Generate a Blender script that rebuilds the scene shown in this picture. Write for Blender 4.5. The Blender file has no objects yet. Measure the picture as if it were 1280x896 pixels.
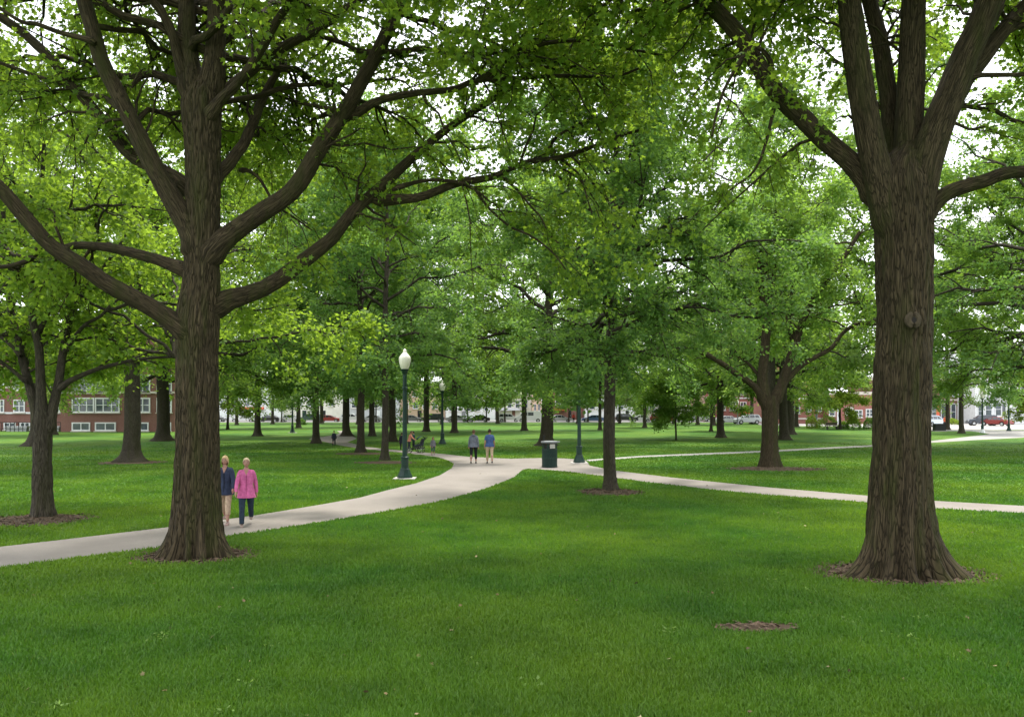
import bpy, bmesh, math, random
import numpy as np
from mathutils import Vector, Matrix, noise as mnoise

R = math.radians
PI = math.pi
S = bpy.context.scene
COL = S.collection

# ------------------------------------------------------------------ camera, sky, sun, exposure
F, CX, HY, H = 1050.0, 640.0, 510.0, 2.8      # focal length and horizon measured on the 1280 x 896 photograph, eye height in metres
cam_d = bpy.data.cameras.new('camera')
cam = bpy.data.objects.new('camera', cam_d)
COL.objects.link(cam)
cam.location = (0, 0, H)
cam.rotation_euler = (R(90), 0, 0)
cam_d.sensor_width = 36
cam_d.lens = 36 * F / 1280
cam_d.shift_y = (HY - 448) / 1280
cam_d.clip_start = .1
cam_d.clip_end = 6000
S.camera = cam

SUN_EL, SUN_AZ = R(71), R(18)                  # azimuth clockwise from +Y (sun ahead of the camera, a little to the right)
world = bpy.data.worlds.new('World')
S.world = world
world.use_nodes = True
wn, wl = world.node_tree.nodes, world.node_tree.links
wn.clear()
w_out = wn.new('ShaderNodeOutputWorld'); w_bg = wn.new('ShaderNodeBackground')
w_sky = wn.new('ShaderNodeTexSky'); w_sky.sky_type = 'NISHITA'; w_sky.sun_disc = False
w_sky.sun_elevation = SUN_EL; w_sky.sun_rotation = SUN_AZ
w_sky.air_density = 1.0; w_sky.dust_density = 3.0
w_tc = wn.new('ShaderNodeTexCoord')
w_map = wn.new('ShaderNodeMapping'); w_map.inputs['Scale'].default_value = (1.5, 1.5, 4)
w_noi = wn.new('ShaderNodeTexNoise'); w_noi.inputs['Scale'].default_value = 2.2; w_noi.inputs['Detail'].default_value = 6
w_rmp = wn.new('ShaderNodeValToRGB')
w_rmp.color_ramp.elements[0].position = .3; w_rmp.color_ramp.elements[0].color = (.80, .83, .88, 1)
w_rmp.color_ramp.elements[1].position = .7; w_rmp.color_ramp.elements[1].color = (1, 1, 1, 1)
w_mul = wn.new('ShaderNodeVectorMath'); w_mul.operation = 'SCALE'; w_mul.inputs['Scale'].default_value = 9.5
w_mix = wn.new('ShaderNodeMix'); w_mix.data_type = 'RGBA'; w_mix.inputs['Factor'].default_value = .86
wl.new(w_tc.outputs['Generated'], w_map.inputs['Vector']); wl.new(w_map.outputs[0], w_noi.inputs['Vector'])
wl.new(w_noi.outputs[0], w_rmp.inputs[0]); wl.new(w_rmp.outputs[0], w_mul.inputs[0])
wl.new(w_sky.outputs[0], w_mix.inputs[6]); wl.new(w_mul.outputs[0], w_mix.inputs[7])
wl.new(w_mix.outputs[2], w_bg.inputs['Color']); w_bg.inputs['Strength'].default_value = .080
wl.new(w_bg.outputs[0], w_out.inputs['Surface'])

sun_d = bpy.data.lights.new('sun', 'SUN')
sun_d.energy = 1.5; sun_d.angle = R(10); sun_d.color = (1, .95, .86)
sun = bpy.data.objects.new('sun', sun_d); COL.objects.link(sun)
_sv = Vector((math.sin(SUN_AZ) * math.cos(SUN_EL), math.cos(SUN_AZ) * math.cos(SUN_EL), math.sin(SUN_EL)))
sun.rotation_euler = _sv.to_track_quat('Z', 'Y').to_euler()

vs = S.view_settings
vs.view_transform = 'Standard'; vs.look = 'None'; vs.gamma = 1; vs.use_curve_mapping = False
vs.exposure = 2.02
cy = S.cycles
cy.max_bounces = 8; cy.diffuse_bounces = 4; cy.transmission_bounces = 6; cy.glossy_bounces = 2; cy.transparent_max_bounces = 4
cy.use_denoising = True
cy.caustics_reflective = False; cy.caustics_refractive = False

# ------------------------------------------------------------------ helpers
def P(px, py, d):
    return np.array([(px - CX) / F * d, d, H - (py - HY) / F * d])

def G(px, py):
    d = F * H / (py - HY)
    return np.array([(px - CX) / F * d, d, 0.0])

def nrm(a):
    return a / np.maximum(np.linalg.norm(a, axis=-1, keepdims=True), 1e-9)

def tag(o, label=None, cat=None, group=None, kind=None):
    if label: o['label'] = label
    if cat: o['category'] = cat
    if group: o['group'] = group
    if kind: o['kind'] = kind
    return o

def link(name, me, parent=None, mat=None):
    o = bpy.data.objects.new(name, me); COL.objects.link(o)
    if mat is not None and me is not None and len(me.materials) == 0: me.materials.append(mat)
    if parent is not None: o.parent = parent
    return o

def thing(name, label, cat, loc=(0, 0, 0), rz=0, group=None):
    o = bpy.data.objects.new(name, None); COL.objects.link(o)
    o.location = loc; o.rotation_euler = (0, 0, rz); o.empty_display_size = .3
    return tag(o, label, cat, group)

def np_mesh(name, V, faces, smooth=False, tint=None, bco=None):
    """faces: list of (M,k) int arrays"""
    me = bpy.data.meshes.new(name)
    V = np.ascontiguousarray(V, dtype=np.float32)
    me.vertices.add(len(V)); me.vertices.foreach_set('co', V.ravel())
    idx = np.concatenate([f.ravel() for f in faces]).astype(np.int32)
    tot = np.concatenate([np.full(len(f), f.shape[1], np.int32) for f in faces])
    st = np.concatenate([[0], np.cumsum(tot)[:-1]]).astype(np.int32)
    me.loops.add(len(idx)); me.loops.foreach_set('vertex_index', idx)
    me.polygons.add(len(tot)); me.polygons.foreach_set('loop_start', st); me.polygons.foreach_set('loop_total', tot)
    if smooth: me.polygons.foreach_set('use_smooth', np.ones(len(tot), bool))
    if tint is not None:
        a = me.attributes.new('tint', 'FLOAT', 'POINT'); a.data.foreach_set('value', tint.astype(np.float32))
    if bco is not None:
        a = me.attributes.new('bark_co', 'FLOAT_VECTOR', 'POINT'); a.data.foreach_set('vector', np.ascontiguousarray(bco, dtype=np.float32).ravel())
    me.update(calc_edges=True); me.validate()
    return me

def tubes(PP, RR, sides):
    """PP (T,n,3), RR (T,n) -> verts, quads for T tubes"""
    T, n, _ = PP.shape
    tan = nrm(np.gradient(PP, axis=1))
    ref = np.where(np.abs(tan[:, :1, 2:3]) > .8, np.array([[[1., 0, 0]]]), np.array([[[0, 0, 1.]]]))
    ref = np.broadcast_to(ref, tan.shape)
    a = nrm(np.cross(tan, ref)); b = np.cross(tan, a)
    th = np.arange(sides) * 2 * PI / sides
    V = PP[:, :, None] + RR[:, :, None, None] * (np.cos(th)[None, None, :, None] * a[:, :, None] + np.sin(th)[None, None, :, None] * b[:, :, None])
    i = np.arange(T)[:, None, None] * n * sides + np.arange(n - 1)[None, :, None] * sides + np.arange(sides)[None, None, :]
    j = np.arange(T)[:, None, None] * n * sides + np.arange(n - 1)[None, :, None] * sides + (np.arange(sides)[None, None, :] + 1) % sides
    Q = np.stack([i, i + sides, j + sides, j], -1).reshape(-1, 4)
    ln = np.concatenate([np.zeros((T, 1)), np.cumsum(np.linalg.norm(np.diff(PP, axis=1), axis=2), 1)], 1) + np.arange(T)[:, None] * 3.7
    r1 = np.maximum(RR[:, :1], .004)
    B = np.stack([r1[..., None] * np.cos(th) + 0 * ln[..., None], r1[..., None] * np.sin(th) + 0 * ln[..., None], np.broadcast_to(ln[..., None], (T, n, sides))], -1)
    return V.reshape(-1, 3), Q, B.reshape(-1, 3)

def spline(pts, n):
    pts = np.asarray(pts, float)
    if len(pts) == 2:
        t = np.linspace(0, 1, n)[:, None]; return pts[0] * (1 - t) + pts[1] * t
    p = np.vstack([2 * pts[0] - pts[1], pts, 2 * pts[-1] - pts[-2]])
    seg = np.linalg.norm(np.diff(pts[:, :3], axis=0), axis=1); s = np.concatenate([[0], np.cumsum(seg)])
    u = np.linspace(0, s[-1], n); k = np.clip(np.searchsorted(s, u, 'right') - 1, 0, len(pts) - 2)
    t = ((u - s[k]) / np.maximum(seg[k], 1e-9))[:, None]
    a, b, c, d = p[k], p[k + 1], p[k + 2], p[k + 3]
    return .5 * ((2 * b) + (c - a) * t + (2 * a - 5 * b + 4 * c - d) * t ** 2 + (3 * b - a - 3 * c + d) * t ** 3)

class MB:
    """collects shapes into one mesh"""
    def __init__(s): s.v, s.f, s.n = [], [], 0
    def add(s, V, Fs):
        V = np.asarray(V, float); s.v.append(V)
        s.f += [[int(i) + s.n for i in f] for f in Fs]; s.n += len(V); return s
    def box(s, c, d, rz=0, top=1.0):
        x, y, z = np.array(d) / 2
        V = np.array([[-x, -y, -z], [x, -y, -z], [x, y, -z], [-x, y, -z], [-x * top, -y * top, z], [x * top, -y * top, z], [x * top, y * top, z], [-x * top, y * top, z]])
        if rz: V = V @ np.array([[math.cos(rz), math.sin(rz), 0], [-math.sin(rz), math.cos(rz), 0], [0, 0, 1]])
        return s.add(V + np.array(c), [(0, 3, 2, 1), (4, 5, 6, 7), (0, 1, 5, 4), (1, 2, 6, 5), (2, 3, 7, 6), (3, 0, 4, 7)])
    def tube(s, pts, r, n=8, cap=True):
        pts = np.asarray(pts, float); r = np.broadcast_to(np.asarray(r, float), (len(pts),))
        V, Q, _ = tubes(pts[None], r[None], n)
        Fs = [tuple(q) for q in Q]
        if cap: Fs += [tuple(range(n)), tuple(range(len(V) - 1, len(V) - 1 - n, -1))]
        return s.add(V, Fs)
    def lathe(s, prof, n=16, c=(0, 0, 0), axis='z'):
        th = np.arange(n) * 2 * PI / n; V = []
        for r, z in prof:
            V += [(r * math.cos(t), r * math.sin(t), z) for t in th]
        V = np.array(V)
        if axis == 'y': V = V[:, [0, 2, 1]] * np.array([1, 1, -1])
        m = len(prof)
        Fs = [(i * n + k, i * n + (k + 1) % n, (i + 1) * n + (k + 1) % n, (i + 1) * n + k) for i in range(m - 1) for k in range(n)]
        Fs += [tuple(range(n - 1, -1, -1)), tuple(range((m - 1) * n, m * n))]
        return s.add(V + np.array(c), Fs)
    def prism(s, poly, y0, y1, inset=None):
        """polygon in x,z extruded along y"""
        k = len(poly)
        V = [(x, y0, z) for x, z in poly] + [(x, y1, z) for x, z in poly]
        Fs = [tuple(range(k)), tuple(range(2 * k - 1, k - 1, -1))] + [(i, i + k, (i + 1) % k + k, (i + 1) % k) for i in range(k)]
        return s.add(V, Fs)
    def build(s, name, mat, parent=None, smooth=False, bevel=0, seg=2):
        me = bpy.data.meshes.new(name)
        V = np.vstack(s.v)
        me.from_pydata(V.tolist(), [], s.f); me.update()
        bm = bmesh.new(); bm.from_mesh(me)
        bmesh.ops.recalc_face_normals(bm, faces=bm.faces)
        if bevel: bmesh.ops.bevel(bm, geom=list(bm.edges), offset=bevel, segments=seg, affect='EDGES', profile=.5)
        bm.to_mesh(me); bm.free()
        if smooth:
            me.polygons.foreach_set('use_smooth', np.ones(len(me.polygons), bool))
            try: me.set_sharp_from_angle(angle=R(40))
            except Exception: pass
        me.materials.append(mat)
        return link(name, me, parent)

# ------------------------------------------------------------------ materials
def new_mat(name):
    m = bpy.data.materials.new(name); m.use_nodes = True
    nt = m.node_tree; nt.nodes.clear()
    out = nt.nodes.new('ShaderNodeOutputMaterial'); b = nt.nodes.new('ShaderNodeBsdfPrincipled')
    nt.links.new(b.outputs[0], out.inputs[0])
    return m, nt, b, out

def ramp(nt, inp, stops):
    r = nt.nodes.new('ShaderNodeValToRGB'); e = r.color_ramp.elements
    while len(e) < len(stops): e.new(.5)
    for k, (p, c) in enumerate(stops): e[k].position = p; e[k].color = (*c, 1)
    nt.links.new(inp, r.inputs[0]); return r.outputs[0]

def noise(nt, scale, detail=4, vec=None, rough=.55):
    n = nt.nodes.new('ShaderNodeTexNoise'); n.inputs['Scale'].default_value = scale
    n.inputs['Detail'].default_value = detail; n.inputs['Roughness'].default_value = rough
    if vec is not None: nt.links.new(vec, n.inputs['Vector'])
    return n.outputs[0]

def coords(nt, kind='Object', scale=(1, 1, 1)):
    t = nt.nodes.new('ShaderNodeTexCoord'); m = nt.nodes.new('ShaderNodeMapping'); m.inputs['Scale'].default_value = scale
    nt.links.new(t.outputs[kind], m.inputs[0]); return m.outputs[0]

def mixc(nt, fac, a, b, mode='MIX'):
    m = nt.nodes.new('ShaderNodeMix'); m.data_type = 'RGBA'; m.blend_type = mode
    if isinstance(fac, float): m.inputs[0].default_value = fac
    else: nt.links.new(fac, m.inputs[0])
    for k, x in ((6, a), (7, b)):
        if isinstance(x, tuple): m.inputs[k].default_value = (*x, 1)
        else: nt.links.new(x, m.inputs[k])
    return m.outputs[2]

def bump(nt, h, b, strength=.5, dist=.02):
    n = nt.nodes.new('ShaderNodeBump'); n.inputs['Strength'].default_value = strength; n.inputs['Distance'].default_value = dist
    nt.links.new(h, n.inputs['Height']); nt.links.new(n.outputs[0], b.inputs['Normal'])

def plain(name, col, rough=.6, var=.12, scale=6, metal=0, spec=.5, bmp=0):
    m, nt, b, _ = new_mat(name)
    v = coords(nt)
    n = noise(nt, scale, 5, v)
    d = tuple(c * (1 - var) for c in col); l = tuple(min(1, c * (1 + var)) for c in col)
    nt.links.new(ramp(nt, n, [(.3, d), (.7, l)]), b.inputs['Base Color'])
    b.inputs['Roughness'].default_value = rough; b.inputs['Metallic'].default_value = metal
    b.inputs['Specular IOR Level'].default_value = spec
    if bmp: bump(nt, n, b, .5, bmp)
    return m

def leaf_mat(name, dark, light, trans, tr=.42):
    m, nt, b, out = new_mat(name)
    a = nt.nodes.new('ShaderNodeAttribute'); a.attribute_name = 'tint'
    c = ramp(nt, a.outputs['Fac'], [(0, dark), (.8, light), (1, tuple(min(1, x * 1.35) for x in light))])
    tcol = ramp(nt, a.outputs['Fac'], [(0, tuple(x * .75 for x in trans)), (1, trans)])
    nt.links.new(c, b.inputs['Base Color']); b.inputs['Roughness'].default_value = .55; b.inputs['Specular IOR Level'].default_value = .2
    t = nt.nodes.new('ShaderNodeBsdfTranslucent'); nt.links.new(tcol, t.inputs['Color'])
    mx = nt.nodes.new('ShaderNodeMixShader'); mx.inputs[0].default_value = tr
    nt.links.new(b.outputs[0], mx.inputs[1]); nt.links.new(t.outputs[0], mx.inputs[2]); nt.links.new(mx.outputs[0], out.inputs[0])
    return m

def bark_mat(name, dark, light, moss=.5, scale=1.0):
    m, nt, b, _ = new_mat(name)
    at_ = nt.nodes.new('ShaderNodeAttribute'); at_.attribute_name = 'bark_co'
    mp_ = nt.nodes.new('ShaderNodeMapping'); mp_.inputs['Scale'].default_value = (scale, scale, .078 * scale)
    nt.links.new(at_.outputs['Vector'], mp_.inputs[0]); v = mp_.outputs[0]
    vo = nt.nodes.new('ShaderNodeTexVoronoi'); vo.feature = 'DISTANCE_TO_EDGE'; vo.inputs['Scale'].default_value = 36
    wob = nt.nodes.new('ShaderNodeVectorMath'); wob.operation = 'ADD'
    nz = nt.nodes.new('ShaderNodeTexNoise'); nz.inputs['Scale'].default_value = 9; nt.links.new(v, nz.inputs['Vector'])
    sc = nt.nodes.new('ShaderNodeVectorMath'); sc.operation = 'SCALE'; sc.inputs['Scale'].default_value = .17
    nt.links.new(nz.outputs['Color'], sc.inputs[0]); nt.links.new(v, wob.inputs[0]); nt.links.new(sc.outputs[0], wob.inputs[1])
    nt.links.new(wob.outputs[0], vo.inputs['Vector'])
    fine = noise(nt, 40, 6, v, .65)
    rid = ramp(nt, vo.outputs['Distance'], [(0, (0, 0, 0)), (.13, (1, 1, 1))])
    c = mixc(nt, rid, tuple(x * .6 for x in dark), ramp(nt, fine, [(.3, dark), (.7, light)]))
    v2 = coords(nt, 'Object', (1.6, 1.6, .22))
    ms = ramp(nt, noise(nt, 2.2, 5, v2, .6), [(.48, (0, 0, 0)), (.68, (moss, moss, moss))])
    c = mixc(nt, ms, c, (.034, .040, .008))
    v3 = coords(nt, 'Object', (3, 3, 3))
    c = mixc(nt, ramp(nt, noise(nt, 5, 6, v3, .7), [(.64, (0, 0, 0)), (.72, (.4, .4, .4))]), c, tuple(min(1, x * 1.35) for x in light))
    nt.links.new(c, b.inputs['Base Color']); b.inputs['Roughness'].default_value = .9; b.inputs['Specular IOR Level'].default_value = .2
    add = nt.nodes.new('ShaderNodeMath'); add.operation = 'MULTIPLY_ADD'; add.inputs[1].default_value = .45
    nt.links.new(fine, add.inputs[0]); nt.links.new(rid, add.inputs[2])
    bump(nt, add.outputs[0], b, .8, .025)
    return m

def glass_mat(name, col=(.03, .04, .05)):
    m, nt, b, _ = new_mat(name)
    n = noise(nt, 1.1, 3, coords(nt))
    nt.links.new(ramp(nt, n, [(.35, col), (.65, tuple(c * 2.2 for c in col))]), b.inputs['Base Color'])
    b.inputs['Roughness'].default_value = .12; b.inputs['Specular IOR Level'].default_value = .8
    return m

def brick_mat(name, c1, c2, mortar):
    m, nt, b, _ = new_mat(name)
    t = nt.nodes.new('ShaderNodeTexCoord'); mp = nt.nodes.new('ShaderNodeMapping'); mp.inputs['Rotation'].default_value = (R(90), 0, 0)
    nt.links.new(t.outputs['Object'], mp.inputs[0])
    br = nt.nodes.new('ShaderNodeTexBrick'); br.inputs['Scale'].default_value = 4.2
    br.inputs['Color1'].default_value = (*c1, 1); br.inputs['Color2'].default_value = (*c2, 1); br.inputs['Mortar'].default_value = (*mortar, 1)
    br.inputs['Mortar Size'].default_value = .015
    nt.links.new(mp.outputs[0], br.inputs['Vector'])
    c = mixc(nt, ramp(nt, noise(nt, .7, 5, coords(nt)), [(.4, (0, 0, 0)), (.75, (.4, .4, .4))]), br.outputs[0], tuple(x * .6 for x in c1))
    nt.links.new(c, b.inputs['Base Color']); b.inputs['Roughness'].default_value = .9
    return m

M = {}
M['leaf_hero'] = leaf_mat('leaf_mid_green', (.050, .106, .013), (.112, .200, .028), (.33, .50, .04), .56)
M['leaf_hero2'] = leaf_mat('leaf_bright_green', (.056, .114, .013), (.122, .214, .030), (.34, .51, .042), .56)
M['leaf_deep'] = leaf_mat('leaf_deep_green', (.044, .110, .028), (.116, .222, .060), (.24, .42, .058), .48)
M['leaf_mid'] = leaf_mat('leaf_fresh_green', (.060, .126, .022), (.148, .254, .050), (.31, .50, .056), .50)
M['leaf_pale'] = leaf_mat('leaf_pale_green', (.090, .160, .036), (.185, .290, .078), (.30, .46, .08), .50)
M['leaf_lime'] = leaf_mat('leaf_yellow_green', (.110, .170, .018), (.220, .320, .04), (.34, .46, .045), .48)
M['bark'] = bark_mat('bark_furrowed', (.024, .0175, .0085), (.088, .067, .037), .7)
M['bark_grey'] = bark_mat('bark_grey', (.036, .030, .021), (.100, .086, .062), .5, 1.3)
M['bark_dark'] = bark_mat('bark_dark', (.034, .028, .019), (.092, .077, .055), .45, 1.3)
M['timber'] = plain('dark_timber', (.06, .045, .03), .8, .3, 8)

def lawn_color(nt, pos, lo, hi, yel):
    n1 = noise(nt, .16, 4, pos); n2 = noise(nt, 1.3, 4, pos)
    c = ramp(nt, n2, [(.3, lo), (.7, hi)])
    c = mixc(nt, ramp(nt, n1, [(.38, (0, 0, 0)), (.62, (.75, .75, .75))]), c, yel)
    c = mixc(nt, ramp(nt, noise(nt, .55, 5, pos, .6), [(.36, (.42, .42, .42)), (.55, (0, 0, 0))]), c, tuple(x * .62 for x in lo))
    return c

def geo_pos(nt):
    g = nt.nodes.new('ShaderNodeNewGeometry'); return g.outputs['Position']

G_LO, G_HI, G_YEL = (.045, .135, .016), (.075, .192, .020), (.138, .236, .020)
m, nt, b, _ = new_mat('lawn')
pos = geo_pos(nt)
c = lawn_color(nt, pos, tuple(x * .80 for x in G_LO), tuple(x * .80 for x in G_HI), tuple(x * .80 for x in G_YEL))
fn = noise(nt, 30, 6, pos, .7)
c = mixc(nt, ramp(nt, fn, [(.35, (.25, .25, .25)), (.65, (0, 0, 0))]), c, (.035, .080, .012))
nt.links.new(c, b.inputs['Base Color']); b.inputs['Roughness'].default_value = .9; b.inputs['Specular IOR Level'].default_value = .15
bump(nt, fn, b, .6, .06)
M['lawn'] = m

m, nt, b, out = new_mat('grass_blades')
pos = geo_pos(nt)
a = nt.nodes.new('ShaderNodeAttribute'); a.attribute_name = 'tint'
c = lawn_color(nt, pos, G_LO, G_HI, G_YEL)
c = mixc(nt, ramp(nt, a.outputs['Fac'], [(0, (.30, .30, .30)), (.4, (.0, .0, .0)), (.95, (0, 0, 0)), (1, (.45, .45, .45))]), c, ramp(nt, a.outputs['Fac'], [(.4, (.030, .085, .012)), (.8, (.20, .26, .06))]))
nt.links.new(c, b.inputs['Base Color']); b.inputs['Roughness'].default_value = .45; b.inputs['Specular IOR Level'].default_value = .3
t = nt.nodes.new('ShaderNodeBsdfTranslucent')
tc = mixc(nt, 1.0, c, (1.7, 1.55, .9), 'MULTIPLY'); nt.links.new(tc, t.inputs['Color'])
mx = nt.nodes.new('ShaderNodeMixShader'); mx.inputs[0].default_value = .4
nt.links.new(b.outputs[0], mx.inputs[1]); nt.links.new(t.outputs[0], mx.inputs[2]); nt.links.new(mx.outputs[0], out.inputs[0])
M['grass'] = m

def pave_mat(name, lo, hi, stain):
    m, nt, b, _ = new_mat(name)
    pos = geo_pos(nt)
    f = noise(nt, 60, 4, pos, .8)
    c = ramp(nt, f, [(.25, lo), (.75, hi)])
    c = mixc(nt, ramp(nt, noise(nt, .5, 6, pos, .65), [(.42, (0, 0, 0)), (.7, (.55, .55, .55))]), c, stain)
    nt.links.new(c, b.inputs['Base Color']); b.inputs['Roughness'].default_value = .92; b.inputs['Specular IOR Level'].default_value = .2
    bump(nt, f, b, .4, .006)
    return m
M['path'] = pave_mat('path_concrete', (.185, .165, .148), (.27, .245, .22), (.16, .142, .125))
M['plaza'] = pave_mat('plaza_concrete', (.27, .26, .245), (.35, .335, .315), (.24, .23, .215))
M['road'] = pave_mat('road_asphalt', (.10, .10, .10), (.15, .15, .15), (.09, .09, .09))
M['soil'] = pave_mat('mulch_soil', (.040, .028, .017), (.115, .080, .050), (.075, .050, .030))
M['chips'] = plain('wood_chips', (.10, .066, .040), .9, .5, 30)
M['green_metal'] = plain('dark_green_paint', (.007, .028, .021), .45, .25, 3, 0, .3)
M['black_metal'] = plain('black_paint', (.010, .011, .011), .5, .3, 4, 0, .3)
M['grey_metal'] = plain('grey_metal', (.20, .21, .22), .5, .2, 4, .3)
M['globe'] = plain('lamp_glass', (.78, .74, .64), .3, .06, 3)
M['pad'] = plain('pad_concrete', (.36, .345, .32), .9, .15, 8)
M['white'] = plain('white_paint', (.64, .65, .66), .6, .08, 2)
M['offwhite'] = plain('cream_render', (.66, .63, .57), .8, .1, 1.2)
M['tan'] = plain('tan_render', (.50, .36, .26), .85, .12, 1.2)
M['greywall'] = plain('grey_render', (.42, .43, .45), .85, .12, 1.2)
M['brick'] = brick_mat('red_brick', (.20, .082, .062), (.16, .064, .052), (.24, .19, .165))
M['brick2'] = brick_mat('pink_red_brick', (.31, .105, .085), (.25, .088, .072), (.34, .25, .21))
M['stone'] = plain('pale_stone', (.52, .47, .42), .8, .1, 3)
M['glass'] = glass_mat('window_glass')
M['carglass'] = glass_mat('car_glass', (.018, .022, .027))
M['rubber'] = plain('tyre_rubber', (.02, .02, .02), .8, .2, 5)
M['rim'] = plain('wheel_alloy', (.45, .46, .47), .35, .1, 5, .6)
M['roofgrey'] = plain('roof_felt', (.10, .10, .105), .9, .2, 2)
M['light'] = plain('lamp_lens', (.72, .74, .76), .2, .05, 3)
M['red_light'] = plain('tail_lens', (.40, .02, .02), .25, .05, 3)
M['orange'] = plain('orange_red_cloth', (.52, .10, .045), .8, .15, 3)

# ------------------------------------------------------------------ ground, paths, street
def sheet(name, poly, z, mat, kind='structure'):
    me = bpy.data.meshes.new(name)
    me.from_pydata([(p[0], p[1], z) for p in poly], [], [tuple(range(len(poly)))]); me.update()
    if me.polygons[0].normal.z < 0: me.flip_normals()
    bm = bmesh.new(); bm.from_mesh(me); bmesh.ops.triangulate(bm, faces=bm.faces); bm.to_mesh(me); bm.free()
    o = link(name, me, None, mat); o['kind'] = kind
    return o

def densify(pts, n):
    return spline(np.array([[a, b, 0] for a, b in pts]), n)[:, :2]

gm = MB(); gm.add([(-900, -60, 0), (900, -60, 0), (900, 2500, 0), (-900, 2500, 0)], [(0, 1, 2, 3)])
o = gm.build('lawn_ground', M['lawn']); o['kind'] = 'structure'

up1 = [(-420, 727), (-80, 692), (0, 683.5), (75, 675), (210, 659), (320, 644), (360, 637.5), (405, 630), (450, 622), (485, 612.5), (520, 604), (550, 594), (565, 585), (567, 580), (561, 575.5), (545, 571), (510, 566.5), (472, 562.8), (447, 560.2), (427, 557), (405, 552), (386, 549), (390, 547), (405, 545.6), (420, 543.5), (425, 541), (421, 538.5)]
lo1 = [(429, 538.3), (436, 541.5), (440, 545), (446, 548), (440, 550.5), (434, 552.5), (444, 555), (460, 558.6), (485, 561.5), (525, 565), (555, 567.5), (585, 570.8), (620, 572.6), (642, 573.4), (654, 579), (655, 586), (642, 597), (610, 610), (562, 624), (500, 636.5), (430, 648), (320, 665.5), (280, 670.5), (195, 685), (100, 696.5), (0, 710), (-80, 719), (-420, 764)]
main_px = up1 + lo1
main_poly = np.array([G(*p)[:2] for p in main_px])
side_px = [(641, 573.3), (677, 572.5), (705, 573), (732, 575.2), (737, 582), (767, 588), (840, 597), (960, 609.3), (1082, 619.5), (1165, 626), (1280, 632.5), (1360, 636.5), (1700, 652), (2300, 672),
           (2300, 690), (1700, 666), (1360, 647), (1280, 642), (1165, 635.5), (1082, 628), (960, 618.8), (890, 612), (815, 603.5), (752, 595), (707, 589.3), (668, 586.3), (641, 587)]
side_poly = np.array([G(*p)[:2] for p in side_px])
thin_px = [(732, 574.6), (800, 569.6), (960, 562.9), (1085, 556.4), (1165, 550.8), (1203, 546.5), (1237, 542.6), (1226, 540.3), (1212, 538.6), (1330, 537), (1330, 545),
           (1280, 546.8), (1220, 549.8), (1165, 553.2), (1085, 558.4), (960, 565), (800, 571.6), (737, 576.4)]
thin_poly = np.array([G(*p)[:2] for p in thin_px])
plaza_poly = np.array([G(*p)[:2] for p in [(950, 531.2), (1010, 532.5), (1100, 534.3), (1165, 538.2), (1212, 538.8), (1262, 537.2), (1400, 536.8)]] + [[130, 160], [46, 160]])
sheet('walking_path', main_poly, .008, M['path'])
sheet('side_path', side_poly, .012, M['path'])
sheet('thin_path', thin_poly, .004, M['plaza'])
sheet('plaza', plaza_poly, .006, M['plaza'])
road = MB().box((0, 171.5, .002), (700, 13, .012)).build('road', M['road']); road['kind'] = 'structure'
for y0, y1 in ((161.5, 165.0), (178.0, 186.0)):
    o = MB().box((0, (y0 + y1) / 2, .05), (700, y1 - y0, .14)).build('pavement', M['plaza']); o['kind'] = 'structure'
for y in (171.5,):
    lm = MB()
    for k in range(-20, 21): lm.box((k * 8, y, .012), (3, .14, .006))
    o = lm.build('road_marking', M['white']); o['kind'] = 'structure'

def inside(poly, X, Y):
    c = np.zeros(len(X), bool); j = len(poly) - 1
    for i in range(len(poly)):
        xi, yi = poly[i]; xj, yj = poly[j]
        t = ((yi > Y) != (yj > Y)) & (X < (xj - xi) * (Y - yi) / (yj - yi + 1e-12) + xi)
        c ^= t; j = i
    return c

# ------------------------------------------------------------------ trees
LEAF5 = np.array([[0, 0, 0], [.40, .08, -.07], [.24, .32, .0], [.52, .58, -.09], [.17, .62, .0], [0, 1, -.08], [-.17, .62, .0], [-.52, .58, -.09], [-.24, .32, .0], [-.40, .08, -.07]])
LEAF5_F = np.array([[0, i, i + 1] for i in range(1, 9)])
LEAF2 = np.array([[0, 0, 0], [.40, .42, -.08], [0, 1, -.05], [-.40, .42, -.08]])
LEAF2_F = np.array([[0, 1, 2], [0, 2, 3]])

def leaf_cloud(name, pos, dirs, size, rng, big, tint, flat=.8):
    sh, fc = (LEAF5, LEAF5_F) if big else (LEAF2, LEAF2_F)
    N, k = len(pos), len(sh)
    n = rng.normal(0, .5, (N, 3)) + np.array([0, 0, flat])
    t = nrm(dirs + rng.normal(0, .55, (N, 3)) + np.array([0, 0, -.35]))
    b = nrm(np.cross(n, t)); n = np.cross(t, b)
    w = rng.uniform(.8, 1.15, (N, 1, 1))
    V = pos[:, None] + size[:, None, None] * (sh[None, :, :1] * w * b[:, None] + sh[None, :, 1:2] * t[:, None] + sh[None, :, 2:] * n[:, None])
    Fc = (np.arange(N)[:, None, None] * k + fc[None]).reshape(-1, 3)
    return np_mesh(name, V.reshape(-1, 3), [Fc], tint=np.repeat(tint, k))

def sample(pp, i, s):
    n = pp.shape[1]; u = s * (n - 1); k = np.clip(u.astype(int), 0, n - 2); t = (u - k)
    if pp.ndim == 3: t = t[:, None]
    return pp[i, k] * (1 - t) + pp[i, k + 1] * t, pp[i, k + 1] - pp[i, k]

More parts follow.
